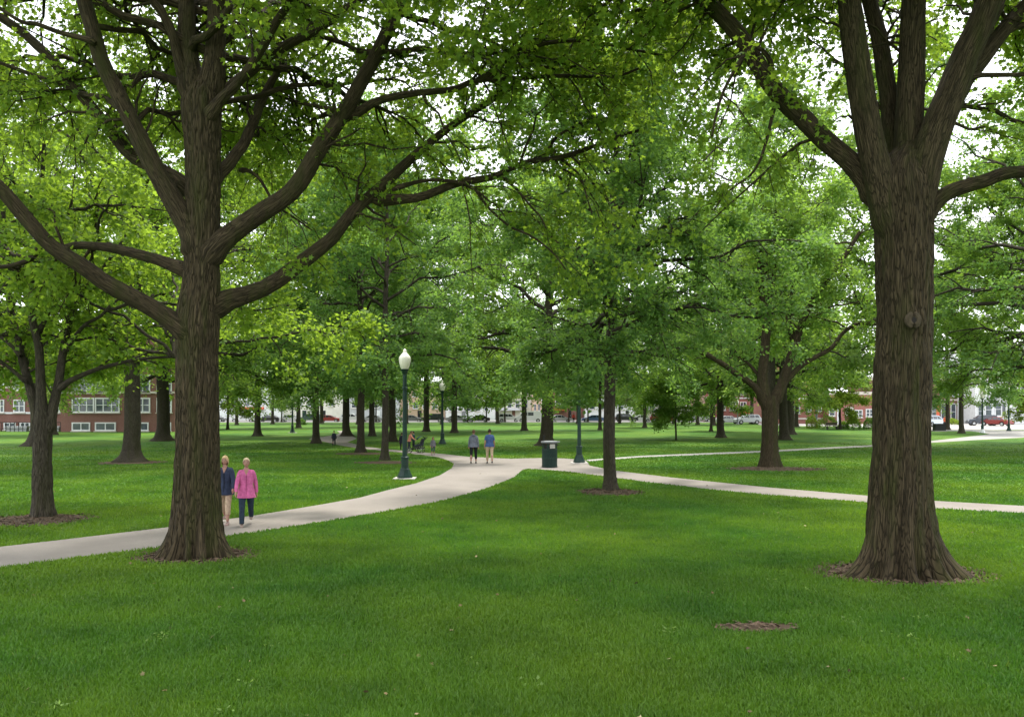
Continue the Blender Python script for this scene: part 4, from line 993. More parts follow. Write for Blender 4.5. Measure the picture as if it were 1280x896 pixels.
def make_person(label, loc, heading, height, top, legs, hair, shoe=(.03, .03, .035), hair_style='short', legs_len=1.0, sleeves=1.0, wide=1.0,
                swing=.35, arm=(.3, -.3), elbow=.35, lean=.0, coat=False, hem=None, tilt=0.0, hood=None, collar=None, group=None, child=False, phase=1):
    r = thing('person', label, 'person', loc, heading, group)
    k = height / 1.70; r.scale = (k, k, k)
    w = wide; hs = 1.22 if child else 1.0
    hipz, chz, shz = .90, 1.27, 1.40
    ly = lambda z: lean * (z - hipz)
    body, trous, shirt = [], [], []
    torso = [(0, 0, .93, .120 * w, .095 * w), (0, ly(1.08), 1.08, .105 * w, .088 * w), (0, ly(chz), chz, .125 * w, .090 * w), (0, ly(shz), shz, .085 * w, .065)]
    neck = [torso[-1], (0, ly(1.46), 1.47, .052, .052), (0, ly(1.52) + .01, 1.54, .05, .052)]
    body += [torso, neck]
    hz_ = hem or (.68 if coat else .84)
    GT, GL = MB(), MB()
    def rings(g, rows, n=20):
        th = np.arange(n) * 2 * PI / n; V = []
        for x, y, z, rx, ry in rows:
            V += [(x + rx * math.cos(t), y + ry * math.sin(t) * (1.0 if math.sin(t) > 0 else 1.06), z + .008 * mnoise.noise((math.cos(t) * 2, math.sin(t) * 2, z * 9))) for t in th]
        m = len(rows)
        g.add(V, [(i * n + q, i * n + (q + 1) % n, (i + 1) * n + (q + 1) % n, (i + 1) * n + q) for i in range(m - 1) for q in range(n)])
    fl = .03 if hz_ < .8 else .012
    def fold(z): return 1 + .035 * mnoise.noise((z * 11, height * 7, w * 3))
    zr = [hz_, hz_ + .02, .92, .98, 1.03, 1.08, 1.13, 1.18, 1.23, 1.28, 1.33, 1.37, 1.405, 1.435, 1.455]
    prof_z = [.60, .80, .92, 1.06, 1.20, 1.30, 1.37, 1.405, 1.435, 1.456]; prof_x = [.192, .188, .184, .150, .166, .172, .160, .128, .085, .064]; prof_y = [.146, .144, .140, .112, .124, .122, .105, .088, .072, .060]
    rings(GT, [(0, ly(max(z, .9)), z, (np.interp(z, prof_z, prof_x) + fl * max(0, 1 - (z - hz_) / .2)) * w * fold(z) if z < 1.4 else np.interp(z, prof_z, prof_x), (np.interp(z, prof_z, prof_y) + fl * .7 * max(0, 1 - (z - hz_) / .2)) * (w if z < 1.4 else 1) * fold(z + 3)) for z in zr])
    GT.add([(0, 0, hz_ + .02)] + [(.15 * w * math.cos(t), .11 * w * math.sin(t), hz_ + .02) for t in np.arange(12) * PI / 6], [(0, q + 1, (q + 1) % 12 + 1) for q in range(12)])
    for sd, sw, es in ((1, arm[0], elbow), (-1, arm[1], elbow)):
        a = (sd * .150 * (.6 + .4 * w), ly(1.38), 1.37)
        b, c = limb2(a, .275, .245, sw, es, sd, .24)
        armc = [(torso[2][0], torso[2][1], torso[2][2], torso[2][3], torso[2][4]), (*a, .058, .058), (*b, .042, .042), (*c, .028, .030)]
        dv = nrm(np.array(c) - np.array(b)); fw = np.array([0, .9, -.1])
        c = np.array(c)
        palm = c + dv * .055
        body.append(armc + [(*(palm), .034, .022)])
        for q in range(4):
            o = (q - 1.5) * .017; base = palm + np.array([0, o, 0]); ln = (.035, .042, .039, .030)[q]
            p1 = base + dv * (.03 + ln * .5); p2 = p1 + nrm(dv + np.array([-sd * .5, .15, 0])) * ln
            body.append([(*palm, .034, .022), (*p1, .0095, .0095), (*p2, .0075, .0075)])
        th_ = palm - dv * .02 + np.array([-sd * .012, .036, 0]); body.append([(*palm, .034, .022), (*th_, .0105, .0105), (*(th_ + dv * .04 + np.array([0, .012, 0])), .008, .008)])
        f = sleeves
        e = np.array(b) * (1 - f) + np.array(c) * f
        pts = [(sd * .085 * w, ly(1.37), 1.375), (a[0] * .9, a[1], a[2] + .005), tuple(np.array(a) * .5 + np.array(b) * .5), tuple(b)]; rr = [.062, .066, .058, .052]
        if f <= .2:
            pts = pts[:3] + [tuple(np.array(a) * .25 + np.array(b) * .75)]; rr = [.062, .068, .066, .064]
        else:
            pts += [tuple(np.array(b) * .5 + e * .5), tuple(e)]; rr += [.048, .040]
        sp = spline(np.array(pts), 12); GT.tube(sp, np.interp(np.linspace(0, 1, 12), np.linspace(0, 1, len(rr)), rr) * np.array([fold(q * .31 + sd) for q in range(12)]), 12, False)
    shoes = []
    for sd, sw in ((1, swing * phase), (-1, -swing * phase)):
        a = (sd * .088 * w, 0, .88)
        kb = -.12 if sw > 0 else -.45 * min(1, abs(swing) / .35)
        b, c = limb2(a, .40, .40, sw, kb, sd, .02)
        c = (c[0], c[1], max(c[2], .085))
        leg = [(*a, .088 * w, .09 * w), (*b, .058, .06), ((b[0] + c[0]) / 2, (b[1] + c[1]) / 2 - .012, b[2] * .6 + c[2] * .4, .054, .056), (*c, .036, .038)]
        body.append([torso[0]] + leg)
        tp = [(sd * .078 * w, 0, .95), (a[0], a[1], a[2] - .06), tuple(np.array(a) * .45 + np.array(b) * .55), tuple(b)]; tr_ = [.098 * w, .096 * w, .082, .068]
        e = np.array(b) * (1 - legs_len) + np.array(c) * legs_len
        tp += [tuple(np.array(b) * .5 + e * .5), tuple(e)]; tr_ += [.066, .058 if legs_len > .9 else .062]
        sp = spline(np.array(tp), 14); GL.tube(sp, np.interp(np.linspace(0, 1, 14), np.linspace(0, 1, len(tr_)), tr_) * np.array([fold(q * .27 + sd * 2) for q in range(14)]), 14, False)
        shoes.append((c, sd))
    rings(GL, [(0, 0, z, rx * w, ry * w) for z, rx, ry in ((.84, .150, .118), (.90, .160, .122), (.96, .146, .110), (1.02, .128, .098))])
    zmin = min(c[2] for c, _ in shoes) - .085
    off = Vector((0, 0, -zmin))
    if collar:
        V = [(-.062, ly(1.44) + .070, 1.452), (.062, ly(1.44) + .070, 1.452), (.0, ly(1.31) + .132, 1.30)]; V += [(x, y + .008, z) for x, y, z in V]
        q = MB().add(V, [(0, 1, 2), (5, 4, 3), (0, 3, 4, 1), (1, 4, 5, 2), (2, 5, 3, 0)]).build('neckline', SKIN, r); q.location = off
        zp = MB()
        for z0 in np.linspace(hz_ + .03, 1.28, 12):
            zp.box((0, ly(max(z0, .9)) + np.interp(z0, prof_z, prof_y) * w + .006, z0), (.014, .016, (1.29 - hz_) / 13))
        q = zp.build('button_placket', collar, r); q.location = off
    # head: a shaped surface with brow, nose, chin
    hb = MB(); n1, n2 = 24, 18; hc = np.array([0, ly(1.6) + .018, 1.61]); V = []
    for i in range(n2 + 1):
        ph = PI * i / n2
        for j in range(n1):
            th = 2 * PI * j / n1
            x, y, z = math.sin(ph) * math.cos(th), math.sin(ph) * math.sin(th), math.cos(ph)
            X, Y, Z = x * .074, y * .094, z * .115
            if Z < 0: X *= 1 - .30 * (-z) ** 1.5; Y *= 1 - .10 * (-z) ** 2; Y += .012 * (-z)
            if y > 0:
                Y += .024 * math.exp(-((X / .014) ** 2 + ((Z + .012) / .026) ** 2)) + .006 * math.exp(-((X / .02) ** 2 + ((Z + .085) / .02) ** 2))
                Y -= .010 * (math.exp(-(((X - .03) / .016) ** 2 + ((Z - .012) / .014) ** 2)) + math.exp(-(((X + .03) / .016) ** 2 + ((Z - .012) / .014) ** 2)))
            V.append((X * hs, Y * hs, Z * hs))
    V = np.array(V) + hc
    hm_f = [(i * n1 + j, (i + 1) * n1 + j, (i + 1) * n1 + (j + 1) % n1, i * n1 + (j + 1) % n1) for i in range(n2) for j in range(n1)]
    bm_ = skin_mesh('body', body)
    # join the head with the body mesh
    nb = len(bm_.vertices); co = np.empty(nb * 3); bm_.vertices.foreach_get('co', co)
    fs = [tuple(p.vertices) for p in bm_.polygons] + [tuple(i + nb for i in f) for f in hm_f]
    ears = []
    for sd in (1, -1):
        e0 = nb + len(V) + len(ears) ; th = np.arange(8) * PI / 4
        ears += [(hc[0] + sd * .077 * hs, hc[1] - .005 + .016 * math.cos(t), hc[2] - .005 + .028 * math.sin(t)) for t in th] + [(hc[0] + sd * .092 * hs, hc[1] - .012, hc[2] - .003)]
        fs += [(e0 + q, e0 + (q + 1) % 8, e0 + 8) for q in range(8)]
    allv = np.vstack([co.reshape(-1, 3), V, np.array(ears)])
    me = bpy.data.meshes.new('body'); me.from_pydata((allv).tolist(), [], fs); me.update()
    me.polygons.foreach_set('use_smooth', np.ones(len(me.polygons), bool)); me.materials.append(SKIN)
    bo = link('body', me, r); bo.location = off
    for nm, g, mt in (('top', GT, top), ('trousers', GL, legs)):
        c = g.build(nm, mt, r, True); c.location = off
    shm = cloth('shoe', shoe, .1)
    for c, sd in shoes:
        s_ = MB().add(*shoe_shape(c)); so = s_.build('shoe', shm, r, True); so.location = off
    ey = MB(); lp = MB()
    for sd in (1, -1): ey.lathe([(.001, -.004), (.008, -.002), (.009, .003), (.001, .006)], 8, (hc[0] + sd * .03 * hs, hc[1] + .079 * hs, hc[2] + .012), 'y')
    e_ = ey.build('eyes', EYE, r, True); e_.location = off
    lp.box((hc[0], hc[1] + .084 * hs, hc[2] - .052 * hs), (.042, .012, .012)); l_ = lp.build('mouth', LIP, r, bevel=.004); l_.location = off
    # hair: a cap over the skull, longer at the back when wanted
    Hh = []; hfs = []; n3 = 12
    lowest = {'short': .62, 'bob': .82, 'bun': .60}[hair_style]
    for i in range(n3 + 1):
        for j in range(n1):
            th = 2 * PI * j / n1; fr_ = max(0, math.sin(th))
            lim = PI * (lowest - (.34 if hair_style != 'bob' else .50) * fr_ ** .6 )
            ph = lim * i / n3
            x, y, z = math.sin(ph) * math.cos(th), math.sin(ph) * math.sin(th), math.cos(ph)
            g = 1.13 + .04 * mnoise.noise((x * 4, y * 4, z * 4 + height))
            zz = z * .118 * 1.10 - (.05 * (i / n3) ** 2 * (1 - fr_) if hair_style == 'bob' else 0)
            Hh.append((x * .077 * g * hs, y * .096 * g * hs - .004, zz * hs))
    Hh = np.array(Hh) + hc
    hfs = [(i * n1 + j, (i + 1) * n1 + j, (i + 1) * n1 + (j + 1) % n1, i * n1 + (j + 1) % n1) for i in range(n3) for j in range(n1)]
    hb = MB().add(Hh, hfs)
    if hair_style == 'bun': hb.lathe([(.001, -.045), (.035, -.03), (.045, 0), (.035, .03), (.001, .045)], 12, (0, hc[1] - .105, hc[2] + .03))
    h_ = hb.build('hair', hair, r, True); h_.location = off
    if hood:
        hm = MB().lathe([(.02, -.05), (.09, -.035), (.115, .0), (.09, .04), (.02, .05)], 14, (0, ly(1.44) - .085, 1.44)); q = hm.build('hood', hood, r, True); q.location = off
    return r

def shoe_shape(c):
    """a shoe round the ankle point c, toe towards +y"""
    prof = [(-.075, .028, .075), (-.05, .040, .085), (0, .042, .075), (.07, .044, .055), (.13, .043, .042), (.168, .026, .030)]
    V, Fs = [], []; n = 8
    for y, hw, h in prof:
        for t in (0, 1, 2, 3, 4, 5, 6, 7):
            a = t * PI / 4 + PI / 8
            V.append((c[0] + hw * math.cos(a), c[1] + y, max(c[2] - .085, c[2] - .085 + h * .5 + h * .62 * math.sin(a))))
    for i in range(len(prof) - 1):
        for j in range(n): Fs.append((i * n + j, i * n + (j + 1) % n, (i + 1) * n + (j + 1) % n, (i + 1) * n + j))
    Fs += [tuple(range(n - 1, -1, -1)), tuple(range((len(prof) - 1) * n, len(prof) * n))]
    return V, Fs

blonde = cloth('hair_blonde', (.50, .37, .20)); grey_blonde = cloth('hair_grey_blonde', (.62, .50, .33)); dark_hair = cloth('hair_dark', (.030, .020, .015)); brown_hair = cloth('hair_brown', (.10, .055, .035))
make_person('woman with short fair hair in a bright pink top and dark jeans', G(308, 657), PI + .28, 1.62, cloth('pink_top', (.50, .115, .27), .22), cloth('dark_jeans', (.022, .034, .052)), grey_blonde,
            (.26, .20, .17), 'short', 1.0, 1.0, 1.06, .36, (.30, -.28), .25, hem=.74, collar=cloth('pink_placket', (.26, .05, .13)))
make_person('fair-haired woman in a navy jacket half hidden by the big left trunk', G(281.5, 655), PI + .1, 1.65, cloth('navy_jacket', (.032, .042, .075)), cloth('beige_trousers', (.42, .31, .22)), blonde,
            (.28, .20, .18), 'bob', .55, 1.0, 1.02, .32, (-.2, .3), .35, phase=-1, hem=.76, collar=cloth('navy_placket', (.012, .014, .022)))
make_person('person in a grey hoodie and black cropped trousers, hair tied up, seen from behind', G(592, 579), -.06, 1.68, cloth('grey_hoodie', (.125, .135, .165)), cloth('black_trousers', (.014, .015, .017)), brown_hair,
            (.02, .02, .02), 'bun', .62, 1.0, 1.16, .16, (-.06, .08), .12, hood=cloth('grey_hood', (.11, .12, .15)))
make_person('dark-haired man in a blue T-shirt and khaki trousers walking away', G(612, 579), .08, 1.72, cloth('blue_shirt', (.050, .085, .20)), cloth('khaki_trousers', (.42, .33, .215)), dark_hair,
            (.025, .025, .028), 'short', .78, .12, 1.15, .20, (.15, -.1), .25, phase=-1)
make_person('distant small figure in a dark jacket and dark trousers on the far path', G(417.5, 557.3), .1, 1.12, cloth('dark_jacket', (.025, .028, .045)), cloth('dark_trousers', (.02, .022, .03)), brown_hair,
            (.02, .02, .02), 'short', 1.0, 1.0, 1.05, .2, (.1, -.1), .1)
make_person('small child in a grey top and dark shorts on the path', G(541.3, 569), PI + .1, 1.06, cloth('child_grey_top', (.15, .14, .16)), cloth('child_shorts', (.04, .06, .085)), brown_hair,
            (.1, .08, .08), 'bob', .25, .6, 1.1, .22, (.15, -.15), .2, child=True)
make_person('figure in a long dark coat left of the pushchair by the front lamp', G(502.3, 562.2), .2, 1.14, cloth('dark_coat', (.018, .020, .030)), cloth('dark_coat_trousers', (.02, .02, .025)), dark_hair,
            (.02, .02, .02), 'short', 1.0, 1.0, 1.25, .08, (.05, -.05), .1, coat=True)
make_person('figure in a salmon pink top bending over the pushchair', G(511.5, 564), -PI / 2, 1.30, cloth('salmon_top', (.52, .21, .15)), cloth('salmon_trousers', (.03, .035, .045)), brown_hair,
            (.03, .03, .03), 'short', 1.0, 1.0, 1.12, .12, (.7, .55), .3, lean=.25)
make_person('figure in a dark teal jacket behind the pushchair wheels', G(517, 562), PI / 2, 1.22, cloth('teal_jacket', (.03, .06, .065)), cloth('teal_trousers', (.02, .022, .03)), dark_hair,
            (.03, .03, .03), 'short', 1.0, 1.0, 1.15, .15, (.4, .3), .3)
make_person('far person in a red top standing on the kerb near the second lamp', ((717 - CX) / F * 162.5, 162.5, .12), PI, 1.7, cloth('red_top', (.50, .06, .045)), cloth('far_black_trousers', (.02, .02, .025)), dark_hair, arm=(.1, -.1), swing=.1)
make_person('far person in a pale top and dark trousers beside the grey-barked trunk at right', G(994.5, 532.2), PI, 1.72, cloth('pale_top', (.42, .45, .40)), cloth('far_dark_trousers', (.025, .022, .022)), dark_hair, arm=(.1, -.1), swing=.12, wide=1.2)
make_person('far person in an orange top beside the pale blue car at right', ((1181 - CX) / F * 121, 121, .02), PI, 1.66, cloth('orange_top', (.52, .13, .06)), cloth('orange_dark_trousers', (.03, .03, .035)), brown_hair, arm=(.1, -.1), swing=.1)

# pushchair beside the path
pc = thing('pushchair', 'dark pushchair with bicycle-like wheels parked at the path edge by the front lamp', 'pushchair', G(521, 566), R(200))
def wheel(parent, c, rad, w, tm, rm, ax='y'):
    t = MB(); th = np.linspace(0, 2 * PI, 21)
    t.tube([(c[0] + rad * math.cos(a), c[1], c[2] + rad * math.sin(a)) for a in th], w, 6, False)
    wo = t.build('wheel', tm, parent, True)
    sp = MB()
    for k in range(8): a = k * PI / 4; sp.tube([(c[0], c[1], c[2]), (c[0] + rad * math.cos(a), c[1], c[2] + rad * math.sin(a))], .006, 4)
    sp.tube([(c[0], c[1] - .04, c[2]), (c[0], c[1] + .04, c[2])], .02, 6)
    sp.build('spokes', rm, wo)
for y in (-.26, .26): wheel(pc, (-.22, y, .25), .235, .022, M['rubber'], M['rim'])
wheel(pc, (.48, 0, .20), .185, .022, M['rubber'], M['rim'])
fm = MB()
for y in (-.24, .24):
    fm.tube([(-.62, y, .98), (-.40, y, .80), (.10, y, .36), (.48, y * .15, .20)], .016, 6); fm.tube([(-.22, y, .25), (-.10, y, .55)], .016, 6)
fm.tube([(-.62, -.24, .98), (-.62, .24, .98)], .018, 6); fm.tube([(-.22, -.26, .25), (-.22, .26, .25)], .014, 6)
fm.build('frame', M['black_metal'], pc, True)
MB().prism([(-.38, .45), (-.46, .86), (-.36, .90), (-.22, .56), (.12, .50), (.14, .40), (-.20, .40)], -.19, .19).build('seat', cloth('pushchair_seat', (.035, .04, .05)), pc, bevel=.02)
hd = MB(); a = np.linspace(R(20), R(160), 9)
V = []
for y, k in ((-.22, 1), (0, 1.06), (.22, 1)):
    V += [(-.28 + .30 * k * math.cos(t), y, .74 + .30 * k * math.sin(t)) for t in a]
hd.add(V, [(r_ * 9 + i, r_ * 9 + i + 1, (r_ + 1) * 9 + i + 1, (r_ + 1) * 9 + i) for r_ in range(2) for i in range(8)])
ho = hd.build('hood', cloth('pushchair_hood', (.03, .055, .06)), pc, True); md = ho.modifiers.new('thick', 'SOLIDIFY'); md.thickness = .015
MB().box((-.20, 0, .30), (.40, .34, .14), top=1.1).build('basket', M['black_metal'], pc, bevel=.015)

# ------------------------------------------------------------------ cars
def car(label, loc, rz, col, kind='sedan', group='cars parked along the far street', rough=.3):
    r = thing('parked_car', label, 'car', loc, rz, group)
    pm = plain('car_paint', col, rough, .04, 1.0, 0, .6)
    if kind == 'van':
        L_, W_, Hh = 5.3, 2.0, 2.25
        low = [(-2.6, .35), (-2.62, 1.1), (-2.55, 2.1), (-2.4, 2.22), (1.2, 2.25), (1.5, 2.1), (2.05, 1.35), (2.55, 1.12), (2.65, .8), (2.62, .35)]
        cab = None; win = [[(.45, 1.32), (.45, 1.98), (1.38, 1.98), (1.85, 1.34)], [(-.75, 1.32), (-.75, 1.98), (.33, 1.98), (.33, 1.32)]]
    elif kind == 'suv':
        L_, W_, Hh = 4.6, 1.88, 1.72
        low = [(-2.25, .38), (-2.3, .75), (-2.22, 1.08), (-2.1, 1.12), (1.0, 1.10), (2.0, .98), (2.22, .82), (2.25, .38)]
        cab = [(-2.12, 1.11), (-1.85, 1.64), (-1.55, 1.71), (.15, 1.70), (.45, 1.64), (1.15, 1.10)]
        win = [[(-1.92, 1.15), (-1.68, 1.58), (-1.12, 1.61), (-1.12, 1.14)], [(-1.02, 1.14), (-1.02, 1.61), (-.18, 1.61), (-.18, 1.13)], [(-.08, 1.13), (-.08, 1.61), (.32, 1.58), (.88, 1.13)]]
    else:
        L_, W_, Hh = 4.6, 1.80, 1.45
        low = [(-2.25, .32), (-2.3, .62), (-2.24, .90), (-2.05, .95), (1.05, .93), (2.05, .80), (2.27, .64), (2.25, .32)]
        cab = [(-1.75, .94), (-1.15, 1.36), (-.85, 1.43), (.05, 1.43), (.32, 1.38), (1.12, .93)]
        win = [[(-1.45, .98), (-1.02, 1.32), (-.72, 1.35), (-.72, .98)], [(-.62, .98), (-.62, 1.36), (.02, 1.36), (.02, .98)], [(.12, .98), (.12, 1.35), (.30, 1.32), (.86, .98)]]
    wx = (-1.42, 1.42) if kind != 'van' else (-1.65, 1.65)
    # body with wheel arches cut into the sill line
    def arches(poly):
        out = list(poly); zb = poly[-1][1]
        for x in (wx[1], wx[0]):
            out += [(x + .40 * math.cos(a), zb + .40 * math.sin(a) * 1.0) for a in np.linspace(0, PI, 7)]
        return out
    b = MB().prism(arches(low), -W_ / 2, W_ / 2)
    if cab:
        k = len(cab); V = [(x, -W_ / 2 * (.97 if z < 1.2 * Hh / 1.72 else .80), z - .005) for x, z in cab] + [(x, W_ / 2 * (.97 if z < 1.2 * Hh / 1.72 else .80), z - .005) for x, z in cab]
        b.add(V, [tuple(range(k)), tuple(range(2 * k - 1, k - 1, -1))] + [(i, i + k, (i + 1) % k + k, (i + 1) % k) for i in range(k)])
    b.build('body', pm, r, True)
    zl, zh = (cab[0][1], Hh) if cab else (1.2, 2.25)
    for q, poly in enumerate(win):
        for sd in (-1, 1):
            if cab: f = lambda z: sd * (W_ / 2 * (.97 - .17 * min(1, max(0, (z - zl) / (cab[2][1] - zl)))) + .012)
            else: f = lambda z: sd * (W_ / 2 + .01)
            V = [(x, f(z), z) for x, z in poly] + [(x, f(z) - sd * .03, z) for x, z in poly]; k = len(poly)
            MB().add(V, [tuple(range(k)), tuple(range(2 * k - 1, k - 1, -1))] + [(i, i + k, (i + 1) % k + k, (i + 1) % k) for i in range(k)]).build('window', M['carglass'], r)
    if cab:
        for nm, (xa, za), (xb, zb) in (('windscreen', cab[-1], cab[-2]), ('rear_window', cab[0], cab[1])):
            dx = .02 if xa > xb else -.02
            hw0, hw1 = W_ / 2 * .88, W_ / 2 * .72
            q = .12; xa2, za2 = xa + (xb - xa) * q, za + (zb - za) * q; xb2, zb2 = xa + (xb - xa) * .92, za + (zb - za) * .92
            V = [(xa2 + dx, -hw0, za2 + .012), (xa2 + dx, hw0, za2 + .012), (xb2 + dx, hw1, zb2 + .012), (xb2 + dx, -hw1, zb2 + .012)]
            V += [(x - dx * .8, y, z - .01) for x, y, z in V]
            MB().add(V, [(0, 1, 2, 3), (7, 6, 5, 4), (0, 4, 5, 1), (1, 5, 6, 2), (2, 6, 7, 3), (3, 7, 4, 0)]).build(nm, M['carglass'], r)
    rad = .33 if kind == 'sedan' else .37
    for x in wx:
        for sd in (-1, 1):
            w = MB().lathe([(.20, -.11), (rad - .02, -.11), (rad, -.07), (rad, .07), (rad - .02, .11), (.20, .11)], 18, (x, sd * (W_ / 2 - .12), rad), 'y').build('wheel', M['rubber'], r, True)
            MB().lathe([(.05, -.12), (.20, -.115), (.215, 0), (.20, .115), (.05, .12)], 14, (x, sd * (W_ / 2 - .12), rad), 'y').build('rim', M['rim'], w, True)
    hx = low[-2][0]; tx_ = low[0][0]
    hz = low[-2][1] - .02
    for sd in (-1, 1):
        MB().box((hx - .02, sd * W_ * .37, hz), (.10, .34, .13)).build('headlight', M['light'], r, bevel=.02)
        MB().box((tx_ - .03, sd * W_ * .40, hz + .1), (.08, .26, .16)).build('taillight', M['red_light'], r, bevel=.02)
        MB().box((cab[-1][0] - .15 if cab else 1.55, sd * (W_ / 2 + .09), zl + .10), (.10, .18, .12)).build('mirror', pm, r, bevel=.02)
    bp = MB().box((hx + .0, 0, .45), (.12, W_ * .94, .20)).box((tx_ - .0, 0, .45), (.12, W_ * .94, .20)); bp.build('bumper', M['black_metal'] if kind == 'van' else pm, r, bevel=.03)
    return r
WHT, SIL, GRY, BLK, RED, BLU, DGN = (.60, .61, .62), (.36, .37, .39), (.11, .115, .12), (.012, .013, .015), (.22, .025, .022), (.05, .10, .22), (.05, .09, .08)
DY = 166.3
def sx(px, y=DY): return ((px - CX) / F * y, y, .008)
cars = [
    (268, GRY, 'suv', 0, 'dark grey car at the left end of the street behind the big left trunk'), (305, WHT, 'van', 0, 'white van parked left of the lone grey trunk'),
    (336, BLK, 'sedan', PI, 'black car immediately right of the lone grey trunk'), (364, WHT, 'sedan', 0, 'white car behind the far lamp on its pale pad'),
    (388, DGN, 'suv', PI, 'dark green car behind the grey trunk near the distant figure'), (412, RED, 'sedan', 0, 'red car behind the distant dark figure'),
    (440, WHT, 'suv', 0, 'white car behind the flared trunk at the far path loop'), (464, SIL, 'sedan', PI, 'silver car between the dark upright trunk and the flared one'),
    (515, GRY, 'sedan', 0, 'grey car right behind the front lamp post'), (541, BLK, 'suv', PI, 'black car behind the far tree left of the dark lamp'),
    (572, SIL, 'sedan', 0, 'silver car before the left half of the low white building'), (598, BLK, 'sedan', PI, 'black car before the right half of the low white building'),
    (636, WHT, 'suv', 0, 'white car immediately left of the white van in mid street'), (662, WHT, 'van', PI, 'white van left of the broad dark trunk'),
    (701, SIL, 'sedan', 0, 'silver car between the broad dark trunk and the second lamp'), (741, BLU, 'sedan', PI, 'blue car right of the second lamp'),
    (783, BLK, 'suv', 0, 'black car under the small pale street-side tree'), (800, WHT, 'sedan', PI, 'white car left of the pale spreading trunk'),
    (826, RED, 'suv', 0, 'red car right of the pale spreading trunk'), (851, WHT, 'sedan', 0, 'white car behind the thin young trunk'), (876, SIL, 'suv', PI, 'silver car left of the far brown street tree'),
]
for px, c, kd, rz, lab in cars: car(lab, sx(px), rz, c, kd)
car('white car standing left of the small white lamp', ((911 - CX) / F * 150, 150, .006), .1, WHT, 'sedan', 'cars standing on the right-hand plaza')
car('silver grey pickup-like car behind the small white lamp', ((934 - CX) / F * 147, 147, .006), PI + .1, (.50, .52, .53), 'suv', 'cars standing on the right-hand plaza')
car('dull red car right of the forked tree trunk', ((978 - CX) / F * 140, 140, .006), 0, (.28, .08, .06), 'sedan', 'cars standing on the right-hand plaza')
car('pale blue car peeping out right of the massive trunk', ((1166 - CX) / F * 127, 127, .006), .5, (.55, .62, .70), 'suv', 'cars standing on the right-hand plaza')
car('dark blue-grey car behind the lamp with the white foot', ((1228 - CX) / F * 134, 134, .006), PI - .25, (.045, .055, .075), 'suv', 'cars standing on the right-hand plaza')
car('silver car with its tail to the white building at far right', ((1252 - CX) / F * 142, 142, .006), .15, (.50, .50, .52), 'sedan', 'cars standing on the right-hand plaza')
car('red car in front of the silver one at far right', ((1245 - CX) / F * 132, 132, .006), PI / 2 + .5, RED, 'sedan', 'cars standing on the right-hand plaza')

# ------------------------------------------------------------------ buildings
def building(name, label, px0, px1, d, depth, ht, wall, wins, roof='flat', bands=(), doors=(), group=None, base_z=0.0, cat='building', shop=()):
    """front face at y = d; windows given as pixel boxes on the photograph turned into metres on that face"""
    x0, x1 = (px0 - CX) / F * d, (px1 - CX) / F * d
    r = thing(name, label, cat, ((x0 + x1) / 2, d, base_z), 0, group); xm = (x0 + x1) / 2
    MB().box((0, depth / 2, ht / 2 - .2), (x1 - x0, depth, ht + .4)).build('wall', wall, r)
    MB().box((0, depth / 2, ht + .12), (x1 - x0 - .5, depth - .5, .2)).build('roof', M['roofgrey'], r)
    pp = MB(); t = .3
    for c, dd in (((0, .02, ht + .25), (x1 - x0 + .16, t, .55)), ((0, depth - .02, ht + .25), (x1 - x0 + .16, t, .55)), ((-(x1 - x0) / 2 + .09, depth / 2, ht + .25), (t, depth - .36, .55)), (((x1 - x0) / 2 - .09, depth / 2, ht + .25), (t, depth - .36, .55))): pp.box(c, dd)
    pp.build('parapet', M['stone'], r)
    for z, th, pr, mt in bands: MB().box((0, -pr / 2, z), (x1 - x0 + .02, pr, th)).build('string_course', M[mt], r)
    for a, b, yt, yb, mul, fm in wins:
        xa, xb = (a - CX) / F * d - xm, (b - CX) / F * d - xm; zt, zb = H - (yt - HY) / F * d - base_z, H - (yb - HY) / F * d - base_z
        w, h = xb - xa, zt - zb; cx, cz = (xa + xb) / 2, (zt + zb) / 2; f = min(.14, w * .12)
        fr_ = MB()
        fr_.box((cx, -.04, zt - f / 2), (w, .12, f)).box((cx, -.04, zb + f / 2), (w, .12, f))
        fr_.box((xa + f / 2, -.04, cz), (f, .12, h - 2 * f)).box((xb - f / 2, -.04, cz), (f, .12, h - 2 * f))
        for q in range(1, mul): fr_.box((xa + w * q / mul, -.035, cz), (f * .8, .10, h - 2 * f))
        if h > 1.0: fr_.box((cx, -.03, cz), (w - 2 * f, .08, f * .5))
        fo = fr_.build('window', M[fm], r)
        MB().box((cx, -.006, cz), (w - 2 * f, .02, h - 2 * f)).build('pane', M['glass'], fo)
        MB().box((cx, -.10, zb - .06), (w + .2, .24, .10)).build('sill', M['stone'], fo)
    for a, b, yt, mt in doors:
        xa, xb = (a - CX) / F * d - xm, (b - CX) / F * d - xm; zt = H - (yt - HY) / F * d - base_z
        do = MB().box(((xa + xb) / 2, -.03, zt / 2), (xb - xa, .10, zt)).build('door', M[mt], r, bevel=.01)
        MB().tube([(xb - .15, -.1, zt * .42), (xb - .15, -.1, zt * .55)], .03, 6).build('handle', M['rim'], do)
    for a, b, yt, yb, mt in shop:
        xa, xb = (a - CX) / F * d - xm, (b - CX) / F * d - xm; zt, zb = H - (yt - HY) / F * d - base_z, H - (yb - HY) / F * d - base_z
        MB().prism([(0, zb), (0, zt), (.1, zt), (1.0, zb + .1), (1.0, zb)], xa, xb).build('awning', M[mt], r).rotation_euler = (0, 0, R(-90))
    return r

